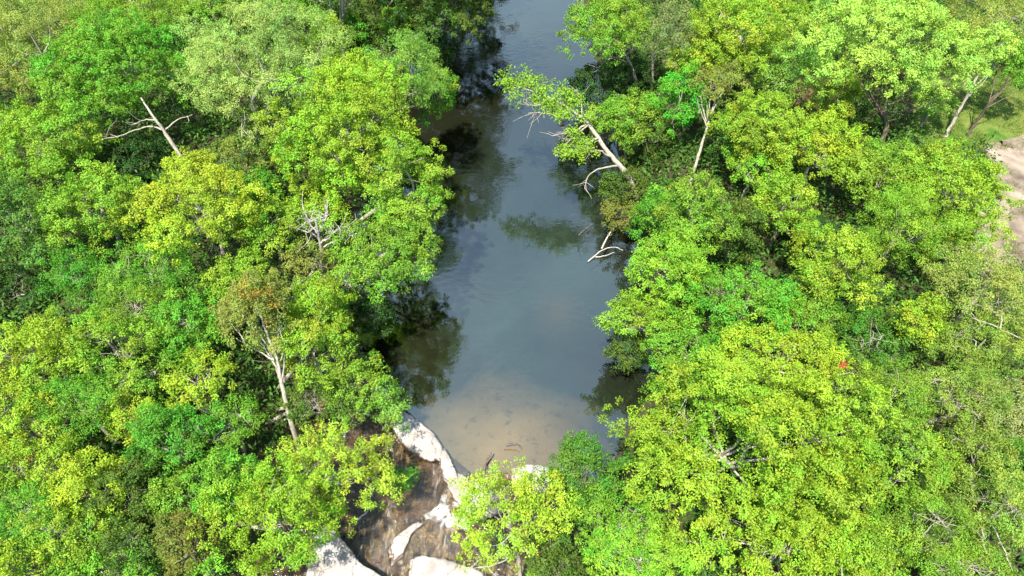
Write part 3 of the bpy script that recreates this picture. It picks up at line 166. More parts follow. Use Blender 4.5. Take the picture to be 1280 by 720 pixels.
 {'x': 18.03, 'y': 16.7, 'z': 3.2, 'a': 1.66, 'b': 1.66, 'c': 1.66, 'col': 'dolive', 'label': 'shaded olive tree in the gap right of the very large crown', 'style': 'broad', 'den': 1.0, 'bark': 'grey', 'name': 'leafy_tree', 'cat': 'tree', 'side': 'right', 'gap': 0.0, 'depth': 35.9, 'leafy': 1.0},
 {'x': -31.97, 'y': 56.76, 'z': 6, 'a': 5.5, 'b': 4.3, 'c': 2.15, 'col': 'lime', 'label': 'pale lime tree at the top edge above the tree with the bare limb', 'style': 'fine', 'den': 1.0, 'bark': 'grey', 'name': 'leafy_tree', 'cat': 'tree', 'side': 'left', 'gap': 0.0, 'depth': 59.5, 'leafy': 1.0},
 {'x': -37.91, 'y': 58.71, 'z': 6, 'a': 3.51, 'b': 3.51, 'c': 1.75, 'col': 'straw', 'label': 'low straw-green tree at the top edge beside the corner tree', 'style': 'fine', 'den': 1.0, 'bark': 'grey', 'name': 'leafy_tree', 'cat': 'tree', 'side': 'left', 'gap': 0.0, 'depth': 60.7, 'leafy': 1.0},
 {'x': -26.94, 'y': 58.55, 'z': 5.5, 'a': 3.24, 'b': 3.24, 'c': 1.68, 'col': 'lolive', 'label': 'olive-lime tree at the top edge left of the broad pale tree', 'style': 'broad', 'den': 1.0, 'bark': 'grey', 'name': 'leafy_tree', 'cat': 'tree', 'side': 'left', 'gap': 0.0, 'depth': 61.0, 'leafy': 1.0},
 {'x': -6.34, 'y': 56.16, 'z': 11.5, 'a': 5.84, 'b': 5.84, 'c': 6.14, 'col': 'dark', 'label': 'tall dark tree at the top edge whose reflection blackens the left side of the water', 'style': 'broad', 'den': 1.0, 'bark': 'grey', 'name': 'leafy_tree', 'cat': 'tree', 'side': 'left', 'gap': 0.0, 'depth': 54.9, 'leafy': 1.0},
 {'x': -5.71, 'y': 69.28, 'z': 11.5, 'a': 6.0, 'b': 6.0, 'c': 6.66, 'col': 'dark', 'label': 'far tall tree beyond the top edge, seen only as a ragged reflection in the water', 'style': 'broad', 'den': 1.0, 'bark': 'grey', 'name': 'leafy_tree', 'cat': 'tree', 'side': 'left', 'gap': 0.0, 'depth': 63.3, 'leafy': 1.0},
 {'x': -17.54, 'y': 57.39, 'z': 8, 'a': 3.37, 'b': 3.37, 'c': 3.37, 'col': 'green', 'label': 'green tree at the top edge behind the broad pale tree', 'style': 'broad', 'den': 1.0, 'bark': 'grey', 'name': 'leafy_tree', 'cat': 'tree', 'side': 'left', 'gap': 0.0, 'depth': 58.3, 'leafy': 1.0},
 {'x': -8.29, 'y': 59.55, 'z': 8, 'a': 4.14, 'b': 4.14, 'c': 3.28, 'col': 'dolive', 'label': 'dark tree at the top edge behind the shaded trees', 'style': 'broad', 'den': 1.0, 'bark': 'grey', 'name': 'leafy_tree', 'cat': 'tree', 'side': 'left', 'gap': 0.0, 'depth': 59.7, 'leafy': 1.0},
 {'x': 4.91, 'y': 12.0, 'z': 5, 'a': 2.18, 'b': 2.18, 'c': 1.09, 'col': 'green', 'label': 'green tree filling the dip between the dark-sided tree and the vivid green one', 'style': 'broad', 'den': 1.0, 'bark': 'grey', 'name': 'leafy_tree', 'cat': 'tree', 'side': 'right', 'gap': 0.0, 'depth': 31.5, 'leafy': 1.0},
 {'x': 2.21, 'y': 10.46, 'z': 3.2, 'a': 1.69, 'b': 1.13, 'c': 2.1, 'col': 'dolive', 'label': 'dull dark tree at the bottom edge right of the sparse yellow-lime tree', 'style': 'broad', 'den': 1.0, 'bark': 'grey', 'name': 'leafy_tree', 'cat': 'tree', 'side': 'right', 'gap': 0.0, 'depth': 31.8, 'leafy': 1.0},
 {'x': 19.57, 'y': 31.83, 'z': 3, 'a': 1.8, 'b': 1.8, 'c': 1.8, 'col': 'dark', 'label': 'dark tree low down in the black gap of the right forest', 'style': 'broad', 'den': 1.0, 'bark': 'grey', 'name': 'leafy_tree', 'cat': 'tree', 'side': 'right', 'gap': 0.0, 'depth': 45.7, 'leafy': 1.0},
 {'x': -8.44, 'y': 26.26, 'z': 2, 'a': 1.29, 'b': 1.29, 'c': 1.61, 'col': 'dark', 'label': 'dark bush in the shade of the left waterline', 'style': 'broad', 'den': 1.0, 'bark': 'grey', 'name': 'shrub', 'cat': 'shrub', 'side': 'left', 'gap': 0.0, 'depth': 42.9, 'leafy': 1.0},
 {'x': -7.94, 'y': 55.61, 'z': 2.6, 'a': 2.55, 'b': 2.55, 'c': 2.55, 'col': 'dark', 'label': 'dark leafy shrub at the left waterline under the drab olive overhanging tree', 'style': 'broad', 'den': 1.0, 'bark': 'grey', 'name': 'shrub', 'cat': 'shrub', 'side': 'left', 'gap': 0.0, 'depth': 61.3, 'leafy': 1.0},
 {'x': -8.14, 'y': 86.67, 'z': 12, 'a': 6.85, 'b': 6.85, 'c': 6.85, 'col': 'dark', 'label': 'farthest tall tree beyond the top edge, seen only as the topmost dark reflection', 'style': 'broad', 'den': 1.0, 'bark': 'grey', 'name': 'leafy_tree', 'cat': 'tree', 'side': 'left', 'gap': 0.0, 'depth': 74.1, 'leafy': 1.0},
]

scene = bpy.context.scene
COLL = scene.collection
R = math.radians
SUN_EL, SUN_AZ = R(67), R(208)      # azimuth clockwise from +Y

# ------------------------------------------------------------------ helpers
def tag(o, label=None, cat=None, group=None, kind=None):
    if label: o['label'] = label
    if cat: o['category'] = cat
    if group: o['group'] = group
    if kind: o['kind'] = kind
    return o

def empty(name, loc):
    o = bpy.data.objects.new(name, None); COLL.objects.link(o)
    o.location = loc; o.empty_display_size = .3
    return o

def mesh_obj(name, verts, faces4=None, mat=None, parent=None, smooth=False, attrs=None, loops=None):
    """verts (n,3) array, faces4 (m,4) int array, or loops = list of index lists"""
    me = bpy.data.meshes.new(name)
    if faces4 is not None:
        v = np.asarray(verts, np.float32); f = np.asarray(faces4, np.int32)
        me.vertices.add(len(v)); me.vertices.foreach_set('co', v.ravel())
        me.loops.add(f.size); me.loops.foreach_set('vertex_index', f.ravel())
        me.polygons.add(len(f))
        me.polygons.foreach_set('loop_start', np.arange(0, f.size, f.shape[1], dtype=np.int32))
        if attrs:
            for an, arr in attrs.items():
                a = me.attributes.new(an, 'FLOAT', 'FACE'); a.data.foreach_set('value', np.asarray(arr, np.float32))
        me.update(calc_edges=True)
    else:
        me.from_pydata([tuple(p) for p in verts], [], loops); me.update()
    if smooth: me.polygons.foreach_set('use_smooth', np.ones(len(me.polygons), bool))
    if mat: me.materials.append(mat)
    o = bpy.data.objects.new(name, me); COLL.objects.link(o)
    if parent: o.parent = parent
    return o

def sstep(x): 
    x = np.clip(x, 0, 1); return x*x*(3-2*x)

def vnoise(x, y, seed=0):
    """smooth value noise"""
    xi = np.floor(x).astype(np.int64); yi = np.floor(y).astype(np.int64)
    fx = sstep(x-xi); fy = sstep(y-yi)
    def h(a, b):
        n = (a*374761393 + b*668265263 + seed*982451653) & 0xffffffff
        n = ((n ^ (n >> 13))*1274126177) & 0xffffffff
        return ((n ^ (n >> 16)) & 0xffff)/65535.0
    return (h(xi,yi)*(1-fx)+h(xi+1,yi)*fx)*(1-fy)+(h(xi,yi+1)*(1-fx)+h(xi+1,yi+1)*fx)*fy

# ------------------------------------------------------------------ terrain
LY = [-1500,-60,5,11,14,17,20,22,27,33,40,50,60,75,95,200,1500]
LX = [-30,-16,-14,-13.5,-13,-12,-11.8,-11.8,-12.8,-11.8,-10.8,-10.6,-10,-8,-4,0,0]
RY = [-1500,-60,5,11,14,17,20,23,30,35,45,55,70,95,200,1500]
RX = [-10,-2,0,1.5,2.5,5,7.5,9.2,9.6,9.2,9.0,8.5,8,11,18,18]
PX = [-16,-13,-9,-8,-5.6,-4,-2.9,0,3,6]
PY = [24,23.4,22.8,22.4,20.2,17.8,16.5,16.9,16.9,16.2]
def lip(x): return np.interp(x, PX, PY)
def cascade_z(x, y):
    d = lip(x)-y
    return -.33*sstep(d/.9) - .05*np.clip(d, 0, 40)
def terrain(x, y):
    x = np.asarray(x, float); y = np.asarray(y, float)
    s = np.maximum(np.interp(y, LY, LX)-x, x-np.interp(y, RY, RX))
    s = s + 1.1*(vnoise(x*.35, y*.35, 3)-.5) + .5*(vnoise(x*1.1, y*1.1, 4)-.5)
    land = .05 + 2.0*(1-np.exp(-np.clip(s,0,None)/2.5)) + .9*(vnoise(x*.12,y*.12,7)-.5)*np.clip(s/6,0,1) + .12*(vnoise(x*.9,y*.9,8)-.5)
    depth = np.interp(y, [15,18,21,26,33], [.22,.28,.45,1.0,1.6])
    bed = -depth*sstep(-s/3.2) + .10*(vnoise(x*.8,y*.8,5)-.5)*np.clip(-s,0,1)
    low = cascade_z(x, y) - .10 - .35*vnoise(x*.7+y*.25, y*.45, 11)**2
    d = lip(x)-y
    w = sstep(d/.8)
    bed = bed*(1-w) + (np.where(d>0, low, bed)*sstep(-s/1.2+.15) )*w
    return np.where(s>0, land, bed)

# ------------------------------------------------------------------ materials
def newmat(name):
    m = bpy.data.materials.new(name); m.use_nodes = True
    nt = m.node_tree; nt.nodes.clear()
    return m, nt, nt.nodes, nt.links
def N(nt, typ, **kw):
    n = nt.nodes.new(typ)
    for k, v in kw.items():
        if k in n.inputs.keys() if isinstance(k, str) else False: n.inputs[k].default_value = v
        else: setattr(n, k, v)
    return n
def ramp(nt, fac, stops):
    r = nt.nodes.new('ShaderNodeValToRGB'); e = r.color_ramp.elements
    e[0].position, e[0].color = stops[0][0], (*stops[0][1], 1)
    e[1].position, e[1].color = stops[-1][0], (*stops[-1][1], 1)
    for p, c in stops[1:-1]:
        q = e.new(p); q.color = (*c, 1)
    nt.links.new(fac, r.inputs[0]); return r.outputs[0]
def noise(nt, vec, scale, detail=4, rough=.55, dist=0.0):
    n = nt.nodes.new('ShaderNodeTexNoise')
    n.inputs['Scale'].default_value = scale; n.inputs['Detail'].default_value = detail
    n.inputs['Roughness'].default_value = rough; n.inputs['Distortion'].default_value = dist
    if vec is not None: nt.links.new(vec, n.inputs['Vector'])
    return n.outputs['Fac']
def mathn(nt, op, a, b=None, c=None):
    n = nt.nodes.new('ShaderNodeMath'); n.operation = op
    for i, v in enumerate((a, b, c)):
        if v is None: continue
        if isinstance(v, (int, float)): n.inputs[i].default_value = v
        else: nt.links.new(v, n.inputs[i])
    return n.outputs[0]
def mixc(nt, fac, a, b, mode='MIX'):
    n = nt.nodes.new('ShaderNodeMix'); n.data_type = 'RGBA'; n.blend_type = mode
    for sock, v in ((n.inputs[0], fac), (n.inputs[6], a), (n.inputs[7], b)):
        if isinstance(v, (int, float)): sock.default_value = v
        elif isinstance(v, tuple): sock.default_value = (*v, 1)
        else: nt.links.new(v, sock)
    return n.outputs[2]
def mapping(nt, vec, scale=(1,1,1), rot=(0,0,0)):
    n = nt.nodes.new('ShaderNodeMapping'); n.inputs['Scale'].default_value = scale; n.inputs['Rotation'].default_value = rot
    nt.links.new(vec, n.inputs['Vector']); return n.outputs[0]
def bump(nt, h, strength, dist):
    n = nt.nodes.new('ShaderNodeBump'); n.inputs['Strength'].default_value = strength; n.inputs['Distance'].default_value = dist
    nt.links.new(h, n.inputs['Height']); return n.outputs[0]
def principled(nt, col, rough=.8, normal=None, spec=.3):
    p = nt.nodes.new('ShaderNodeBsdfPrincipled'); o = nt.nodes.new('ShaderNodeOutputMaterial')
    if isinstance(col, tuple): p.inputs['Base Color'].default_value = (*col, 1)
    else: nt.links.new(col, p.inputs['Base Color'])
    if isinstance(rough, (int, float)): p.inputs['Roughness'].default_value = rough
    else: nt.links.new(rough, p.inputs['Roughness'])
    p.inputs['Specular IOR Level'].default_value = spec
    if normal is not None: nt.links.new(normal, p.inputs['Normal'])
    nt.links.new(p.outputs[0], o.inputs[0]); return p

def mat_leaf():
    m, nt, ns, ln = newmat('leaf_tissue')
    oi = ns.new('ShaderNodeObjectInfo')
    a = ns.new('ShaderNodeAttribute'); a.attribute_name = 'tint'
    b = ns.new('ShaderNodeAttribute'); b.attribute_name = 'tone'
    hsv = ns.new('ShaderNodeHueSaturation')
    ln.new(oi.outputs['Color'], hsv.inputs['Color'])
    ln.new(mathn(nt, 'MULTIPLY_ADD', a.outputs['Fac'], -.05, .520), hsv.inputs['Hue'])
    ln.new(mathn(nt, 'MULTIPLY_ADD', b.outputs['Fac'], 1.0, .5), hsv.inputs['Value'])
    hsv.inputs['Saturation'].default_value = .95
    d = ns.new('ShaderNodeBsdfDiffuse'); ln.new(hsv.outputs[0], d.inputs['Color'])
    t = ns.new('ShaderNodeBsdfTranslucent')
    ln.new(mixc(nt, 1.0, hsv.outputs[0], (1.12, 1.12, .5), 'MULTIPLY'), t.inputs['Color'])
    x = ns.new('ShaderNodeMixShader'); x.inputs[0].default_value = .36
    ln.new(d.outputs[0], x.inputs[1]); ln.new(t.outputs[0], x.inputs[2])
    g = ns.new('ShaderNodeBsdfGlossy'); g.inputs['Roughness'].default_value = .6; g.inputs['Color'].default_value = (1,1,1,1)
    y = ns.new('ShaderNodeMixShader'); y.inputs[0].default_value = .010
    ln.new(x.outputs[0], y.inputs[1]); ln.new(g.outputs[0], y.inputs[2])
    o = ns.new('ShaderNodeOutputMaterial'); ln.new(y.outputs[0], o.inputs[0])
    return m
def mat_bark(name, c1, c2):
    m, nt, ns, ln = newmat(name)
    tc = ns.new('ShaderNodeTexCoord').outputs['Object']
    n1 = noise(nt, mapping(nt, tc, (6,6,1.2)), 1.5, 5)
    c = ramp(nt, n1, [(.32, c2), (.62, c1)])
    principled(nt, c, .85, bump(nt, n1, .5, .03), .2)
    return m

def pos(ns): return ns.new('ShaderNodeNewGeometry').outputs['Position']

def mat_ground():
    m, nt, ns, ln = newmat('forest_floor_and_creek_bed')
    P = pos(ns); sx = ns.new('ShaderNodeSeparateXYZ'); ln.new(P, sx.inputs[0])
    X, Y, Z = sx.outputs
    n1 = noise(nt, P, .9, 6); n2 = noise(nt, P, .22, 3); n3 = noise(nt, P, 5, 4)
    land = mixc(nt, n3, (.018,.018,.008), (.045,.040,.018))
    land = mixc(nt, ramp(nt, n1, [(.5,(0,0,0)),(.6,(1,1,1))]), land, (.018,.036,.008))
    # sand lies in the shallows above the falls and in drifts farther up
    dx = mathn(nt,'DIVIDE', mathn(nt,'SUBTRACT', X, -.8), 6.2); dy = mathn(nt,'DIVIDE', mathn(nt,'SUBTRACT', Y, 18.0), 5.0)
    d = mathn(nt,'SQRT', mathn(nt,'ADD', mathn(nt,'MULTIPLY',dx,dx), mathn(nt,'MULTIPLY',dy,dy)))
    sandm = mathn(nt,'SUBTRACT', 1.12, mathn(nt,'ADD', d, mathn(nt,'MULTIPLY', mathn(nt,'SUBTRACT', n2, .5), 1.1)))
    dx2 = mathn(nt,'DIVIDE', mathn(nt,'SUBTRACT', X, 3.2), 2.2); dy2 = mathn(nt,'DIVIDE', mathn(nt,'SUBTRACT', Y, 29.), 3.2)
    d2 = mathn(nt,'SQRT', mathn(nt,'ADD', mathn(nt,'MULTIPLY',dx2,dx2), mathn(nt,'MULTIPLY',dy2,dy2)))
    drift = mathn(nt,'MULTIPLY', mathn(nt,'SUBTRACT', 1.0, mathn(nt,'ADD', d2, mathn(nt,'MULTIPLY', mathn(nt,'SUBTRACT', n1, .5), 1.0))), .13)
    sm = mathn(nt,'MAXIMUM', sandm, drift)
    smk = ns.new('ShaderNodeClamp'); ln.new(sm, smk.inputs[0])
    sand = mixc(nt, mixc(nt, n3, n1, n2), (.13,.078,.030), (.29,.190,.090))
    litter = ramp(nt, noise(nt, P, 1.7, 7, .65), [(.54,(0,0,0)),(.64,(.65,.65,.65))])
    sand = mixc(nt, litter, sand, (.075,.05,.022))
    mud = mixc(nt, n2, (.004,.005,.003), (.018,.018,.010))
    bed = mixc(nt, smk.outputs[0], mud, sand)
    ex = mathn(nt,'DIVIDE', mathn(nt,'SUBTRACT', X, 1.8), 6.2); ey = mathn(nt,'DIVIDE', mathn(nt,'SUBTRACT', Y, 34.), 17.)
    d3 = mathn(nt,'SQRT', mathn(nt,'ADD', mathn(nt,'MULTIPLY',ex,ex), mathn(nt,'MULTIPLY',ey,ey)))
    silt = ns.new('ShaderNodeClamp'); ln.new(mathn(nt,'MULTIPLY', mathn(nt,'SUBTRACT', 1.15, mathn(nt,'ADD', d3, mathn(nt,'MULTIPLY', mathn(nt,'SUBTRACT', n2, .5), .8))), 1.6), silt.inputs[0])
    mud = mixc(nt, silt.outputs[0], mud, mixc(nt, n1, (.010,.020,.020), (.024,.034,.032)))     # pale silt settled in mid channel
    bed = mixc(nt, smk.outputs[0], mud, sand)
    under = ramp(nt, mathn(nt,'MULTIPLY_ADD', Z, 1.0, .5), [(.46,(1,1,1)),(.54,(0,0,0))])
    c = mixc(nt, under, land, bed)
    # brown sandstone below the falls
    rock = mathn(nt,'LESS_THAN', mathn(nt,'ADD', Z, 0), -.26)
    lowy = mathn(nt,'LESS_THAN', mathn(nt,'ADD', Y, mathn(nt,'MULTIPLY', X, .86)), 15.0)
    lowy = mathn(nt,'MULTIPLY', lowy, mathn(nt,'LESS_THAN', Y, 22.2))
    st = noise(nt, mapping(nt, P, (1.05,.5,.6), (0,0,R(-34))), 1.9, 6, .6, 1.3)
    rc = ramp(nt, st, [(.36,(.014,.008,.003)),(.47,(.055,.034,.012)),(.56,(.12,.080,.032)),(.66,(.23,.165,.085))])
    big = noise(nt, P, .45, 3)
    rc = mixc(nt, ramp(nt, big, [(.42,(0,0,0)),(.6,(1,1,1))]), rc, mixc(nt, st, (.020,.009,.003), (.095,.045,.017)))
    c = mixc(nt, mathn(nt,'MULTIPLY', rock, lowy), c, rc)
    principled(nt, c, .9, bump(nt, n3, .6, .06), .15)
    return m
def mat_sheet(name, ca, cb, scale, bs=.4, bd=.03):
    m, nt, ns, ln = newmat(name)
    P = pos(ns); n1 = noise(nt, P, scale, 6); n2 = noise(nt, P, scale*.23, 3)
    c = mixc(nt, ramp(nt, mathn(nt,'MULTIPLY_ADD', n2, .5, mathn(nt,'MULTIPLY', n1, .5)), [(.36,(0,0,0)),(.64,(1,1,1))]), ca, cb)
    principled(nt, c, .9, bump(nt, n1, bs, bd), .15); return m
def mat_rock():
    m, nt, ns, ln = newmat('pale_sandstone')
    P = pos(ns); n1 = noise(nt, P, .8, 6, .6); n2 = noise(nt, P, 6, 5); n3 = noise(nt, mapping(nt, P, (1,2.5,4),(0,0,.6)), 1.4, 5)
    c = ramp(nt, n1, [(.30,(.14,.12,.11)),(.5,(.23,.212,.204)),(.7,(.30,.288,.285))])
    c = mixc(nt, ramp(nt, n3, [(.55,(0,0,0)),(.75,(.6,.6,.6))]), c, (.20,.16,.13))
    vo = ns.new('ShaderNodeTexVoronoi'); vo.feature='DISTANCE_TO_EDGE'; vo.inputs['Scale'].default_value = .55
    wv = ns.new('ShaderNodeVectorMath'); wv.operation='ADD'; ln.new(P, wv.inputs[0])
    wn = ns.new('ShaderNodeTexNoise'); wn.inputs['Scale'].default_value = 1.3; wn.inputs['Detail'].default_value = 4; ln.new(P, wn.inputs['Vector']); ln.new(wn.outputs['Color'], wv.inputs[1]); ln.new(wv.outputs[0], vo.inputs['Vector'])
    crack = ramp(nt, vo.outputs['Distance'], [(.0,(1,1,1)),(.022,(0,0,0))])
    c = mixc(nt, mathn(nt,'MULTIPLY', crack, .75), c, (.05,.04,.03))
    c = mixc(nt, ramp(nt, n2, [(.58,(0,0,0)),(.70,(.55,.55,.55))]), c, (.11,.10,.085))    # lichen specks
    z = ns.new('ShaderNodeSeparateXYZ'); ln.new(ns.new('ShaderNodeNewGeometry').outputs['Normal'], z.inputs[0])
    c = mixc(nt, ramp(nt, z.outputs[2], [(.35,(1,1,1)),(.75,(0,0,0))]), c, (.09,.06,.04))     # darker brown on the steep sides of the slab
    principled(nt, c, .75, bump(nt, mathn(nt,'ADD', n2, n3), .5, .04), .25); return m
def mat_water(name, flow=False):
    m, nt, ns, ln = newmat(name)
    P = pos(ns)
    if flow:
        h = mathn(nt,'ADD', noise(nt, mapping(nt, P, (2.4,.8,1), (0,0,R(-30))), 2.0, 4, .55, 1.2), mathn(nt,'MULTIPLY', noise(nt, mapping(nt, P, (1.2,4.0,1), (0,0,R(-40))), 2.2, 3, .5, .9), .7))
        nr = bump(nt, h, .9, .12)
    else:
        h1 = noise(nt, mapping(nt, P, (1,1.6,1), (0,0,.3)), 1.7, 3, .5); h2 = noise(nt, P, .35, 2)
        patch = ramp(nt, noise(nt, P, .16, 2), [(.42,(0,0,0)),(.62,(1,1,1))])
        hh = mathn(nt,'ADD', mathn(nt,'MULTIPLY', mathn(nt,'MULTIPLY', h1, patch), .5), mathn(nt,'MULTIPLY', h2, .25))
        nr = bump(nt, hh, .3, .10)
    t = ns.new('ShaderNodeBsdfTransparent'); t.inputs['Color'].default_value = (.82,.80,.72,1) if flow else (.76,.80,.72,1)
    g = ns.new('ShaderNodeBsdfGlossy'); g.inputs['Roughness'].default_value = .10 if flow else .035
    g.inputs['Color'].default_value = (1,1,1,1); ln.new(nr, g.inputs['Normal'])
    f = ns.new('ShaderNodeFresnel'); f.inputs['IOR'].default_value = 1.6 if flow else 2.15; ln.new(nr, f.inputs['Normal'])
    x = ns.new('ShaderNodeMixShader'); ln.new(f.outputs[0], x.inputs[0]); ln.new(t.outputs[0], x.inputs[1]); ln.new(g.outputs[0], x.inputs[2])
    out = x.outputs[0]
    if flow:   # thin white water where the current breaks
        fo = noise(nt, mapping(nt, P, (1.9,.7,1), (0,0,R(-34))), 1.6, 7, .72, 1.4)
        mask = ramp(nt, fo, [(.56,(0,0,0)),(.76,(.75,.75,.75))])
        mask = mathn(nt,'MULTIPLY', mask, ramp(nt, noise(nt, P, .55, 3), [(.42,(.08,.08,.08)),(.54,(1,1,1))]))
        d = ns.new('ShaderNodeBsdfDiffuse'); d.inputs['Color'].default_value = (.40,.40,.41,1)
        y = ns.new('ShaderNodeMixShader'); ln.new(mask, y.inputs[0]); ln.new(out, y.inputs[1]); ln.new(d.outputs[0], y.inputs[2]); out = y.outputs[0]
    o = ns.new('ShaderNodeOutputMaterial'); ln.new(out, o.inputs[0]); return m
def mat_foam():
    m, nt, ns, ln = newmat('white_water_foam')
    P = pos(ns); n = noise(nt, P, 2.2, 6, .65)
    d = ns.new('ShaderNodeBsdfDiffuse'); d.inputs['Color'].default_value = (.72,.74,.76,1); ln.new(bump(nt, n, .6, .1), d.inputs['Normal'])
    t = ns.new('ShaderNodeBsdfTransparent')
    a = ns.new('ShaderNodeAttribute'); a.attribute_name = 'edge'
    x = ns.new('ShaderNodeMixShader')
    k = mathn(nt,'MULTIPLY', ramp(nt, mathn(nt,'ADD', n, mathn(nt,'MULTIPLY_ADD', a.outputs['Fac'], .7, -.35)), [(.42,(0,0,0)),(.86,(1,1,1))]), .8)
    ln.new(k, x.inputs[0]); ln.new(t.outputs[0], x.inputs[1]); ln.new(d.outputs[0], x.inputs[2])
    o = ns.new('ShaderNodeOutputMaterial'); ln.new(x.outputs[0], o.inputs[0]); return m

LEAF = mat_leaf()
BARK = {'grey': mat_bark('grey_bark',(.30,.27,.23),(.14,.12,.10)), 'white': mat_bark('white_bark',(.30,.27,.22),(.14,.125,.10)),
        'dark': mat_bark('dark_bark',(.12,.09,.065),(.04,.032,.026)), 'dead': mat_bark('weathered_dead_wood',(.36,.33,.31),(.19,.17,.155))}
GROUND = mat_ground(); ROCK = mat_rock(); WATER = mat_water('still_creek_water'); FLOW = mat_water('shallow_running_water', True); FOAM_M = mat_foam()
GRASS = mat_sheet('mown_grass', (.022,.075,.005), (.115,.125,.030), 1.6, .9, .12)
SAND = mat_sheet('trodden_sand', (.05,.036,.026), (.235,.19,.155), .8, .8, .12)
SOIL = mat_sheet('red_brown_soil', (.10,.045,.025), (.20,.10,.06), 2.0)

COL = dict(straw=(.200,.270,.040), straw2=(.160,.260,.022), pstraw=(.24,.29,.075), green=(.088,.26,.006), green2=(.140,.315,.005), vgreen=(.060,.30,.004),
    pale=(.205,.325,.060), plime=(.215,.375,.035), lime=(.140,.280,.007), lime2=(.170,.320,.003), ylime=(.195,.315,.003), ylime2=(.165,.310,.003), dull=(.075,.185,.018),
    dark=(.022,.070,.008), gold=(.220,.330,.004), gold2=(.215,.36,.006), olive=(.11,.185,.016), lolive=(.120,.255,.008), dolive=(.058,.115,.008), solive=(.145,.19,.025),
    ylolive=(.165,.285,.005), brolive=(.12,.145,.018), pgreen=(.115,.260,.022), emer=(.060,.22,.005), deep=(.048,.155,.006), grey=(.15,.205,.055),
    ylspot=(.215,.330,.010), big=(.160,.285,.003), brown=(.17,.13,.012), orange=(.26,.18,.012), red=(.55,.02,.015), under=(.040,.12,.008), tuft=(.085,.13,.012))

# ------------------------------------------------------------------ geometry: tubes, tufts
def catmull(P, n=5):
    P = [np.array(p, float) for p in P]
    if len(P) == 2: return [P[0]+(P[1]-P[0])*t for t in np.linspace(0,1,n+1)]
    Q = [2*P[0]-P[1]]+P+[2*P[-1]-P[-2]]; out = []
    for i in range(1, len(Q)-2):
        p0,p1,p2,p3 = Q[i-1:i+3]
        for t in np.linspace(0,1,n,endpoint=False):
            out.append(.5*((2*p1)+(-p0+p2)*t+(2*p0-5*p1+4*p2-p3)*t*t+(-p0+3*p1-3*p2+p3)*t**3))
    out.append(P[-1]); return out
class Tubes:
    def __init__(s): s.v=[]; s.f=[]; s.n=0
    def add(s, pts, r0, r1, rng, sides=7, n=5, wob=.0):
        P = catmull(pts, n); m = len(P)
        if wob: P = [p + rng.normal(0, wob, 3)*(0 if i in (0,) else 1) for i,p in enumerate(P)]
        ang = np.linspace(0, 2*np.pi, sides, endpoint=False)
        for i,p in enumerate(P):
            d = P[min(i+1,m-1)]-P[max(i-1,0)]; d = d/(np.linalg.norm(d)+1e-9)
            a = np.cross(d, (0,0,1) if abs(d[2])<.9 else (1,0,0)); a/=np.linalg.norm(a); b=np.cross(d,a)
            t = i/(m-1); r = (r0+(r1-r0)*t**.8)*(1+.08*rng.normal())
            s.v.append(p+r*(np.cos(ang)[:,None]*a+np.sin(ang)[:,None]*b))
        base = s.n
        for i in range(m-1):
            for k in range(sides):
                k2=(k+1)%sides
                s.f.append((base+i*sides+k, base+i*sides+k2, base+(i+1)*sides+k2, base+(i+1)*sides+k))
        s.n += m*sides
    def build(s, name, mat, parent=None, off=(0,0,0)):
        return mesh_obj(name, np.concatenate(s.v)-np.array(off), np.array(s.f), mat, parent, True)

def unit(v): return v/(np.linalg.norm(v,axis=-1,keepdims=True)+1e-9)
def leaves(rng, P, A, n, L, W, style, tint, tone):
    """P tuft points, A tuft axes -> quads; n leaves per tuft"""
    T = len(P); Rt = RT[style]*(L/STYLE[style][0])
    rs = rng.uniform(.6,1.3,(T,1))
    P = np.repeat(P, n, 0); A = np.repeat(A, n, 0); rs = np.repeat(rs, n, 0)
    O = unit(rng.normal(size=P.shape) + A*.55)
    B = P + O*(Rt*rs*rng.uniform(.05,1,(len(P),1))**.45)*np.array([1,1,.8])
    rnd = rng.normal(size=P.shape)
    D = unit(O*.35 + rnd*.75 + (np.array([0,0,-.45]) if style=='fine' else np.array([0,0,-.05])))
    S = np.cross(unit(A*1.1+O*.6+.30*rng.normal(size=P.shape)), D); S = unit(S)
    l = L*rng.uniform(.65,1.25,(len(P),1)); w = W*rng.uniform(.7,1.2,(len(P),1))
    M = B + D*l*.5; Tp = B + D*l + np.array([0,0,-1.])*l*.14
    Nn = np.cross(D,S)
    q = np.stack([B, M+S*w*.5+Nn*w*.12, Tp, M-S*w*.5+Nn*w*.12], 1).reshape(-1,3)
    ti = np.clip(np.repeat(tint,n)+rng.normal(0,.10,len(P)),0,1); to = np.clip(np.repeat(tone,n)+rng.normal(0,.09,len(P)),0,1.2)
    return q, ti, to
STYLE = {'broad': (.135,.075,58,3.1), 'fine': (.135,.044,62,2.9)}
RT = {'broad': .30, 'fine': .36}
LEAFCOUNT = 0
def leaf_obj(name, parts, col, parent):
    global LEAFCOUNT
    q = np.concatenate([p[0] for p in parts]); ti = np.concatenate([p[1] for p in parts]); to = np.concatenate([p[2] for p in parts])
    f = np.arange(len(q), dtype=np.int32).reshape(-1,4); LEAFCOUNT += len(f)
    o = mesh_obj(name, q, f, LEAF, parent, False, {'tint':ti,'tone':to}); o.color = (*COL[col], 1); return o

def sphere_dirs(n, rng, zmin=-1):
    i = np.arange(n)+.5; z = 1-(1-zmin)*i/n; ph = i*2.399963+rng.uniform(0,6.28)
    r = np.sqrt(np.clip(1-z*z,0,1)); d = np.stack([r*np.cos(ph), r*np.sin(ph), z],1)
    return unit(d+rng.normal(0,.13,d.shape))

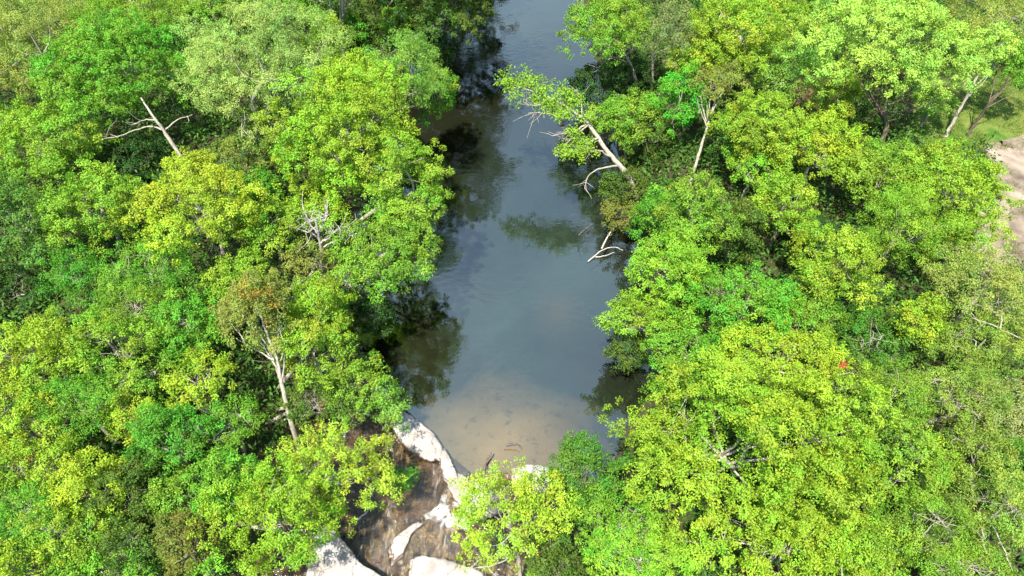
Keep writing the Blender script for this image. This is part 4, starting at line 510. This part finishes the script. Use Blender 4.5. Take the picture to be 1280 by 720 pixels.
def crown_lobes(rng, a, b, c, lobe=None, gap=0., zmin=-.65):
    m = min(a,b)
    rl = lobe or min(max(.33*m, .55), 1.25)
    area = 2*np.pi*math.sqrt(a*b)*(math.sqrt(a*b)+c)*.5*1.25
    n = max(6, int(1.45*area/(np.pi*rl*rl)))
    d = sphere_dirs(n, rng, zmin)
    ph = np.arctan2(d[:,1], d[:,0]); k1,k2,k3 = rng.uniform(0,6.28,3)
    irr = 1+.11*np.sin(2*ph+k1)+.11*np.sin(3*ph+k2)+.09*np.sin(5*ph+k3)
    r = rl*rng.uniform(.62,1.3,n)
    ax = np.array([a,b,c])
    C = d*np.maximum(ax-r[:,None]*.72, ax*.25)*(irr*rng.uniform(.74,1.16,n))[:,None]
    keep = rng.uniform(size=n) > gap
    if keep.sum() < 5: keep[:] = True
    return C[keep], r[keep], d[keep]

def blob_tufts(rng, C, r, dens, T_min=6, flat=.8, out=None):
    Ps=[];As=[];Li=[]
    for i,(c0,r0) in enumerate(zip(C,r)):
        n = max(T_min, int(dens*4*np.pi*r0*r0*.62))
        d = unit(rng.normal(size=(n,3)))
        w = .45+.75*d[:,2]
        if out is not None: w = w + .35*(d*out[i]).sum(1)
        d = d[rng.uniform(size=n) < np.clip(w,.10,1)]
        rad = rng.uniform(.45,1.2,(len(d),1))**.7
        lump = 1+.22*np.sin(d[:,:1]*7+i)*np.sin(d[:,1:2]*6+2*i)
        p = c0 + d*rad*r0*lump*np.array([1,1,flat])
        Ps.append(p); As.append(unit(d*np.array([.8,.8,1])+np.array([0,0,.35])+rng.normal(0,.3,d.shape))); Li.append(np.full(len(d),i))
    return np.concatenate(Ps), np.concatenate(As), np.concatenate(Li)


def make_tree(i, t):
    rng = np.random.default_rng(1000+i)
    g = float(terrain(t['x'], t['y']))
    ctr = np.array([t['x'], t['y'], t['z']]); a,b,c = t['a'],t['b'],t['c']
    tr = t.get('tr')
    if tr: base = np.array([tr[0][0]-(tr[1][0]-tr[0][0])*.0, tr[0][1], 0.]); base[2] = float(terrain(base[0],base[1]))-.05
    else:
        base = np.array([t['x']+rng.normal(0,.08*a), t['y']+rng.normal(0,.08*a)+.1*a, 0]); base[2] = float(terrain(base[0],base[1]))-.05
    if base[2] < -.1 and not tr:      # keep the foot of overhanging trees on the bank
        for k in range(40):
            base[0] += -.25 if t['side']=='left' else .25
            base[2] = float(terrain(base[0],base[1]))-.05
            if base[2] > .15:
                base[0] += -1.5 if t['side']=='left' else 1.; base[2] = float(terrain(base[0],base[1]))-.05; break
    root = empty(t['name'], base)
    tag(root, t['label'], t['cat'], 'shrubs along the waterline' if t['cat']=='shrub' else f"trees on the {'left' if t['side']=='left' else 'right'} bank")
    C,r,d = crown_lobes(rng, a,b,c, t.get('lobe'), t['gap'], t.get('zmin') or -.65)
    # trunk
    tr_r = (.03+.013*a+.010*t['z'])*(1 if t['cat']=='tree' else .4)
    tb = Tubes()
    top = ctr+np.array([0,0,.35*c])
    if tr: path = [base]+[np.array(p) for p in tr[1:]]
    else:
        mid = base*.5+top*.5+rng.normal(0,.12*a,3)*np.array([1,1,0]); path = [base, mid, ctr-np.array([0,0,.2*c]), top]
    tb.add(path, tr_r*1.25, tr_r*.3, rng, 8, 6, .012)
    bark = BARK[t['bark']]
    tb.build('trunk', bark, root, base)
    fork = np.array(path[-2]); 
    # limbs
    lim = t.get('limbs')
    if lim:
        for l in lim:
            lt = Tubes(); P = [np.array(p) for p in l]; lt.add(P, tr_r*.42, tr_r*.12, rng, 6, 5, .02)
            # side twigs
            for k in range(3):
                q = P[-1]*rng.uniform(.4,1)+P[-2]*0; q = P[-2]+(P[-1]-P[-2])*rng.uniform(.2,1)
                e = q+rng.normal(0,.6,3)+np.array([0,0,.4]); lt.add([q,(q+e)/2+rng.normal(0,.1,3),e], tr_r*.14, tr_r*.05, rng, 5, 3)
            lt.build('limb', bark, root, base)
    order = rng.permutation(len(C))
    nl = min(len(C), 0 if t['leafy']==0 else 3 if lim else int(min(9, 4+a)))
    for k in order[:nl]:
        tt = rng.uniform(.35,.95); P0 = np.array(path[1])*(1-tt)+fork*tt
        e = ctr+C[k]*.92; m = (P0+e)/2+rng.normal(0,.1*a,3)-np.array([0,0,.08*c])
        lt = Tubes(); lt.add([P0,m,e], tr_r*.42, tr_r*.10, rng, 6, 4, .02)
        for j in order[nl:]:
            if rng.uniform()<.5 and np.linalg.norm(C[j]-C[k])<1.6*max(r[k],.9)+.4:
                f2 = ctr+C[j]*.95; lt.add([m*.4+e*.6,(m*.3+e*.3+f2*.4)+rng.normal(0,.1,3),f2], tr_r*.15, tr_r*.05, rng, 5, 3)
        lt.build('limb', bark, root, base)
    # crown
    L,W,n,dens = STYLE[t['style']]
    sc = math.sqrt(t['depth']/45); L*=sc; W*=sc; dens = dens/sc**1.6*t['den']
    Pt,Ax,Li = blob_tufts(rng, C, r, dens, out=d)
    lt_t = np.clip(rng.normal(.5,.27,len(C)),0,1); lt_o = np.clip(rng.normal(.52,.10,len(C)),.2,.8)
    tint = lt_t[Li]+rng.normal(0,.12,len(Pt)); tone = lt_o[Li]+rng.normal(0,.10,len(Pt))
    parts = [leaves(rng, Pt+ctr-base, Ax, n, L, W, t['style'], tint, tone)]
    # loose leaves inside the crown
    m = int(len(Pt)*.12*t['den']); dd = unit(rng.normal(size=(m,3)))*rng.uniform(.2,.8,(m,1))**.5*np.array([a,b,c])*.8
    parts.append(leaves(rng, dd+ctr-base, unit(rng.normal(size=(m,3))+np.array([0,0,.6])), n, L, W, t['style'], np.full(m,.5), np.full(m,.45)))
    leaf_obj('crown', parts, t['col'], root)
    for (p,rr,nm,cl,dn) in t.get('extra') or []:
        p = np.array(p)
        if nm == 'bare_twigs':
            tw = Tubes()
            for k in range(22):
                e = p+unit(rng.normal(size=3)+np.array([0,0,.5]))*rr*rng.uniform(.6,1.1); s0 = p-np.array([0,0,rr*.6])+rng.normal(0,.2*rr,3)
                tw.add([s0,(s0+e)/2+rng.normal(0,.15*rr,3),e], .035, .012, rng, 5, 4)
            o = tw.build(nm, BARK['dead'], root, base)
        else:
            k = 7 if rr>.5 else 1
            cc = p+rng.normal(0,.5*rr,(k,3))*np.array([1,1,.5]); r2 = np.full(k, rr*.5)
            Pp,Aa,_ = blob_tufts(rng, cc, r2, 3.4*dn, 5)
            o = leaf_obj(nm, [leaves(rng, Pp-base, Aa, 26, L*.95, W, 'broad', rng.normal(.5,.15,len(Pp)), rng.normal(.55,.1,len(Pp)))], cl, root)
            o['label'] = {'brown_leaves':'browned patch of leaves','orange_leaves':'orange-brown crown top','yellow_leaves':'yellow branch tip','rusty_leaves':'rusty patch of leaves','pale_leaves':'light tuft of leaves','upright_leaves':'upright leafy tip','red_flowers':'red flower cluster'}[nm]
    return root
for i,t in enumerate(TREES): make_tree(i, t)

# dead snag
rng = np.random.default_rng(5)
sb = np.array(SNAG[0][0]); sb[2] = float(terrain(sb[0],sb[1]))-.1
root = tag(empty('dead_tree', sb), 'grey leafless dead tree with a bleached trunk and fine twigs', 'tree', 'trees on the left bank')
tb = Tubes(); tb.add([sb]+SNAG[0][1:], .17, .05, rng, 8, 5, .02); tb.build('trunk', BARK['dead'], root, sb)
for l in SNAG[1:]:
    lt = Tubes(); lt.add(l, .07, .025, rng, 6, 5, .03)
    P = [np.array(p) for p in l]
    for k in range(16):
        q = P[-2]+(P[-1]-P[-2])*rng.uniform(0,1); e = q+rng.normal(0,.55,3)+np.array([0,0,.35])
        lt.add([q,(q+e)/2+rng.normal(0,.1,3),e], .022, .009, rng, 5, 3)
    lt.build('limb', BARK['dead'], root, sb)

# leaning tree over the creek
LEAN = LEANING
rng = np.random.default_rng(8)
lb = np.array(LEAN['trunk'][0]); lb[2] = float(terrain(lb[0],lb[1]))-.1
root = tag(empty('leaning_tree', lb), 'tree with a long pale trunk leaning far out over the creek', 'tree', 'trees on the right bank')
tb = Tubes(); tb.add([lb]+LEAN['trunk'][1:], .24, .035, rng, 9, 6, .02); tb.build('trunk', BARK['white'], root, lb)
for l in LEAN['limbs']:
    lt = Tubes(); lt.add(l, .085, .02, rng, 6, 5, .03)
    P = [np.array(p) for p in l]
    for k in range(7):
        q = P[-2]+(P[-1]-P[-2])*rng.uniform(0,1); e = q+rng.normal(0,.5,3)+(P[-1]-P[-2])*.3
        lt.add([q,(q+e)/2+rng.normal(0,.08,3),e], .02, .008, rng, 5, 3)
    lt.build('limb', BARK['white'], root, lb)
parts=[]
for (p,rr,cl) in LEAN['leaf']:
    p=np.array(p); k=9; rr*=1.12; cc=p+rng.normal(0,.55*rr,(k,3))*np.array([1,1,.45]); Pp,Aa,_=blob_tufts(rng, cc, np.full(k,rr*.5), 2.6, 3)
    parts.append(leaves(rng, Pp-lb, Aa, 26, .19, .085, 'broad', rng.normal(.55,.15,len(Pp)), rng.normal(.55,.1,len(Pp))))
leaf_obj('crown', parts, 'lime', root)

# fallen branches and driftwood
for lab, pts, rad in STICKS:
    rng = np.random.default_rng(int(abs(pts[0][0])*100))
    tb = Tubes(); tb.add(pts, rad, rad*.45, rng, 7, 5, .012)
    if 'forked' in lab or 'dark' in lab or 'grey' in lab:
        q = np.array(pts[1]); e = q+rng.normal(0,.35,3)+np.array([.2,.1,.25]); tb.add([q,(q+e)/2,e], rad*.5, rad*.2, rng, 6, 4, .01)
    tag(tb.build('fallen_branch', BARK['dark' if 'dark' in lab else 'dead']), lab, 'branch', 'fallen branches in and beside the water')
tb = Tubes(); rng = np.random.default_rng(77); p = [np.array(q) for q in LOG]
gz = [float(terrain(q[0],q[1]))+.2 for q in p]; p = [np.array([q[0],q[1],z]) for q,z in zip(p,gz)]
tb.add([p[0],(p[0]+p[1])/2+np.array([0,.1,0]),p[1]], .24, .2, rng, 10, 4, .015)
tag(tb.build('log', BARK['dark']), 'short dark log lying on the sandy track', 'log')

# ------------------------------------------------------------------ setting
def axis(a, b, step, far):
    inner = list(np.arange(a, b+.01, step)); k = step; lo=[]; hi=[]; q=a; 
    while q > -far: k*=1.5; q-=k; lo.append(q)
    q=b; k=step
    while q < far: k*=1.5; q+=k; hi.append(q)
    return np.array(lo[::-1]+inner+hi)
gx = axis(-62, 66, .5, 2500); gy = axis(0, 100, .5, 2500)
X,Y = np.meshgrid(gx, gy); Z = terrain(X,Y)
V = np.stack([X,Y,Z],-1).reshape(-1,3); nx=len(gx); ny=len(gy)
I = np.arange(nx*ny).reshape(ny,nx); F = np.stack([I[:-1,:-1],I[:-1,1:],I[1:,1:],I[1:,:-1]],-1).reshape(-1,4)
tag(mesh_obj('ground', V, F, GROUND, None, True), kind='structure')

xs = np.arange(-16, 16.01, .5); ys = np.concatenate([np.linspace(0,1,30)**1.5])
V=[]
for x in xs:
    y0 = float(lip(x)); V += [(x, y0+(150-y0)*t, 0) for t in ys]
I = np.arange(len(V)).reshape(len(xs),len(ys)); F = np.stack([I[:-1,:-1],I[1:,:-1],I[1:,1:],I[:-1,1:]],-1).reshape(-1,4)
tag(mesh_obj('water', np.array(V), F, WATER, None, True), kind='structure')
xs = np.arange(-17, 6.01, .25); ts = np.linspace(0,1,90)**1.6; V=[]
for x in xs:
    y0 = float(lip(x))
    for t in ts:
        y = y0-45*t; V.append((x,y,float(cascade_z(x,y))-.004+.05*(float(vnoise(np.float64(x*1.3+y*.5),np.float64(y*.6),21))-.5)*min(1,(y0-y)/.6)))
I = np.arange(len(V)).reshape(len(xs),len(ts)); F = np.stack([I[:-1,:-1],I[:-1,1:],I[1:,1:],I[1:,:-1]],-1).reshape(-1,4)
tag(mesh_obj('rapids_water', np.array(V), F, FLOW, None, True), kind='structure')

def resample(poly, step=.35):
    P = catmull([(*p,0) for p in poly]+[(*poly[0],0)], 6)[:-1]
    return np.array([(p[0],p[1]) for p in P])
def sheet(name, poly, mat, lift):
    O = resample(poly); c = O.mean(0); rings=[]; n=len(O)
    for k in (1,.93,.8,.65,.5,.35,.2,.08):
        q = c+(O-c)*k; rings.append(np.column_stack([q, terrain(q[:,0],q[:,1])+lift*(1 if k<1 else -.5)]))
    V = np.concatenate(rings); F=[]
    for i in range(len(rings)-1):
        for k in range(n): F.append((i*n+k, i*n+(k+1)%n, (i+1)*n+(k+1)%n, (i+1)*n+k))
    loops = F+[tuple((len(rings)-1)*n+k for k in range(n))]
    return tag(mesh_obj(name, V, None, mat, None, True, loops=loops), kind='structure')
sheet('grass', CLEARING, GRASS, .12); sheet('sandy_track', TRACK, SAND, .17); sheet('bare_soil', EARTH, SOIL, .12)

SLAB_LABEL = {'upper':'pale flat rock slab between the pool and the brown rapids', 'tall':'big white rock slab at the bottom edge left of the rapids',
 'low':'pale lilac-grey rock slab at the bottom edge right of the rapids', 'ledge':'white wet rock ledge where the pool spills over', 'tongue':'small pale rock tongue standing out of the brown rapids', 'rim':'narrow pale rock rim between the flat slab and the spilling ledge', 'far':'pale rock slab half hidden behind the sparse yellow-lime tree'}
for si,(key, poly, zt, zb) in enumerate(SLABS):
    rng = np.random.default_rng(60+si)
    O = resample(poly); c = O.mean(0); n=len(O); R0 = np.linalg.norm(O-c,axis=1).mean(); rings=[]
    O = O + (O-c)/R0*.06*rng.normal(size=(n,1))
    def ring(k, z, amp):
        q = c+(O-c)*k; zz = z+amp*(vnoise(q[:,0]*1.6,q[:,1]*1.6,30+si)-.5)+amp*.5*(vnoise(q[:,0]*4,q[:,1]*4,40+si)-.5)
        rings.append(np.column_stack([q,zz]))
    h = zt-zb
    ring(.86, zb, .05); ring(.93, zt-.45*h, .12); ring(1.0, zt-.16, .10); ring(1.0-.05/R0, zt-.07, .08); ring(1-.15/R0, zt-.02, .08)
    for k in (.85,.7,.55,.4,.25,.1): ring(k, zt+.06*(1-k), .14)
    V=np.concatenate(rings); F=[]
    for i in range(len(rings)-1):
        for k in range(n): F.append((i*n+k, i*n+(k+1)%n, (i+1)*n+(k+1)%n, (i+1)*n+k))
    F.append(tuple((len(rings)-1)*n+k for k in range(n)))
    tag(mesh_obj('rock_slab', V, None, ROCK, None, True, loops=F), SLAB_LABEL[key], 'rock', 'pale rock slabs around the rapids')
for key, poly in FOAM:
    O = resample(poly); c = O.mean(0); n=len(O); rings=[]; E=[]
    ks=(1,.9,.78,.65,.5,.35,.2,.05)
    for k in ks:
        q = c+(O-c)*k; z = np.where(q[:,1]<lip(q[:,0]), cascade_z(q[:,0],q[:,1]), 0)
        rings.append(np.column_stack([q, z+.03+.09*(1-k)+.07*vnoise(q[:,0]*3,q[:,1]*3,5)*(1-k*.6)])) 
    V=np.concatenate(rings); F=[]
    for i in range(len(rings)-1):
        for k in range(n): F.append((i*n+k, i*n+(k+1)%n, (i+1)*n+(k+1)%n, (i+1)*n+k)); E.append(1-ks[i])
    tag(mesh_obj('white_water', V, np.array(F), FOAM_M, None, True, {'edge':E}), kind='stuff')

# undergrowth: countless small leaves on the forest floor
rng = np.random.default_rng(3)
n = 50000
P = np.column_stack([rng.uniform(-58,62,n), rng.uniform(6,112,n)])
s = np.maximum(np.interp(P[:,1],LY,LX)-P[:,0], P[:,0]-np.interp(P[:,1],RY,RX))
def inpoly(P, poly):
    r = np.zeros(len(P),bool); j=len(poly)-1
    for i in range(len(poly)):
        (xi,yi),(xj,yj)=poly[i],poly[j]
        r ^= ((yi>P[:,1])!=(yj>P[:,1])) & (P[:,0] < (xj-xi)*(P[:,1]-yi)/(yj-yi+1e-12)+xi); j=i
    return r
ok = (s>.5) & ~inpoly(P,CLEARING) & ~inpoly(P,TRACK) & ~inpoly(P,EARTH)
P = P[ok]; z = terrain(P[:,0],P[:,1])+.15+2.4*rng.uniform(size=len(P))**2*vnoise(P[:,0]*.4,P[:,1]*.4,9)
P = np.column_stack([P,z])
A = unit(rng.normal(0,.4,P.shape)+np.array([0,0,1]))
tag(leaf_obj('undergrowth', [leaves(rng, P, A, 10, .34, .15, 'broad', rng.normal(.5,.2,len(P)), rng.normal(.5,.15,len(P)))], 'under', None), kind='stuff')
# the wood goes on beyond what the picture frames: one mass of crowns
fr = np.random.default_rng(41); W=[]
for k in range(1500):
    x, y = fr.uniform(-72,78), fr.uniform(3,108); zz = fr.uniform(3.5,7.5); dep = y*math.cos(R(50))+(36-zz)*math.sin(R(50))
    u = 865*x/dep; v = 865*((36-zz)*math.cos(R(50))-y*math.sin(R(50)))/dep
    if abs(u) < 640+865*3.2/dep and -360-865*4/dep < v < 360+865*3.6/dep: continue
    sd_ = max(np.interp(y,LY,LX)-x, x-np.interp(y,RY,RX))
    if sd_ < 5 or (x>24 and 30<y<58 and x<50): continue
    rr = fr.uniform(2.2,4.2)
    if all((x-a)**2+(y-b)**2 > (.62*(rr+c))**2 for a,b,_,c in W): W.append((x,y,zz,rr))
Ps=[];As=[];To=[];Ti=[]
for (x,y,zz,rr) in W:
    C,r,d = crown_lobes(fr, rr, rr, rr*.8, rr*.42)
    p,a_,li = blob_tufts(fr, C, r, .85, 4, out=d); Ps.append(p+np.array([x,y,zz])); As.append(a_); Ti.append(np.full(len(p), fr.uniform(.1,.9))); To.append(np.full(len(p), fr.uniform(.3,.7)))
tag(leaf_obj('forest', [leaves(fr, np.concatenate(Ps), np.concatenate(As), 13, .27, .15, 'broad', np.concatenate(Ti), np.concatenate(To))], 'lolive', None), kind='stuff')
print('FOREST', len(W))
# rough grass tufts over the clearing and straggling onto the track
n = 9000
bb = np.array(CLEARING+TRACK); G = np.column_stack([rng.uniform(bb[:,0].min()-2,bb[:,0].max(),n), rng.uniform(bb[:,1].min(),bb[:,1].max()+1,n)])
k = inpoly(G,CLEARING)*.45*sstep((vnoise(G[:,0]*.5,G[:,1]*.5,17)-.25)*2.2) + inpoly(G,TRACK)*.35*sstep((vnoise(G[:,0]*.6,G[:,1]*.6,19)-.62)*6)
G = G[rng.uniform(size=n)<k]; G = np.column_stack([G, terrain(G[:,0],G[:,1])+.16])
tag(leaf_obj('grass_tufts', [leaves(rng, G, unit(rng.normal(0,.3,G.shape)+np.array([0,0,1])), 16, .22, .03, 'broad', rng.normal(.6,.2,len(G)), rng.normal(.5,.2,len(G)))], 'tuft', None), kind='stuff')

# ------------------------------------------------------------------ light, sky, camera
w = bpy.data.worlds.new('World'); scene.world = w; w.use_nodes = True
nt = w.node_tree; ns = nt.nodes; ln = nt.links; ns.clear()
sky = ns.new('ShaderNodeTexSky'); sky.sky_type='NISHITA'; sky.sun_disc=False; sky.sun_elevation=SUN_EL; sky.sun_rotation=SUN_AZ
tc = ns.new('ShaderNodeTexCoord').outputs['Generated']
cl = noise(nt, mapping(nt, tc, (1.6,1.6,2.4)), 1.5, 6, .55, .3)
cov = ramp(nt, cl, [(.36,(0,0,0)),(.62,(1,1,1))])
c = mixc(nt, mathn(nt,'MULTIPLY', cov, .5), sky.outputs[0], (3.8,5.6,6.2))
bg = ns.new('ShaderNodeBackground'); bg.inputs['Strength'].default_value = .12; ln.new(c, bg.inputs['Color'])
o = ns.new('ShaderNodeOutputWorld'); ln.new(bg.outputs[0], o.inputs[0])

sd = bpy.data.lights.new('sun','SUN'); sd.energy=4.9; sd.angle=R(.5); sd.color=(1,.94,.80)
so = bpy.data.objects.new('sun', sd); COLL.objects.link(so)
so.rotation_euler = (math.pi/2-SUN_EL, 0, math.pi-SUN_AZ)
so.location = (0,0,60)

cam = bpy.data.cameras.new('camera'); cam.sensor_width=36; cam.lens=865/1280*36; cam.clip_end=6000; cam.clip_start=.1
co = bpy.data.objects.new('camera', cam); COLL.objects.link(co); co.location=(0,0,36); co.rotation_euler=(R(40),0,0)
scene.camera = co
scene.view_settings.view_transform='Standard'; scene.view_settings.look='None'; scene.view_settings.gamma=1; scene.view_settings.use_curve_mapping=False
scene.view_settings.exposure = 1.70
scene.render.engine='CYCLES'
cy = scene.cycles; cy.max_bounces=7; cy.diffuse_bounces=3; cy.glossy_bounces=3; cy.transmission_bounces=3; cy.transparent_max_bounces=8
cy.use_denoising=True; cy.caustics_reflective=False; cy.caustics_refractive=False
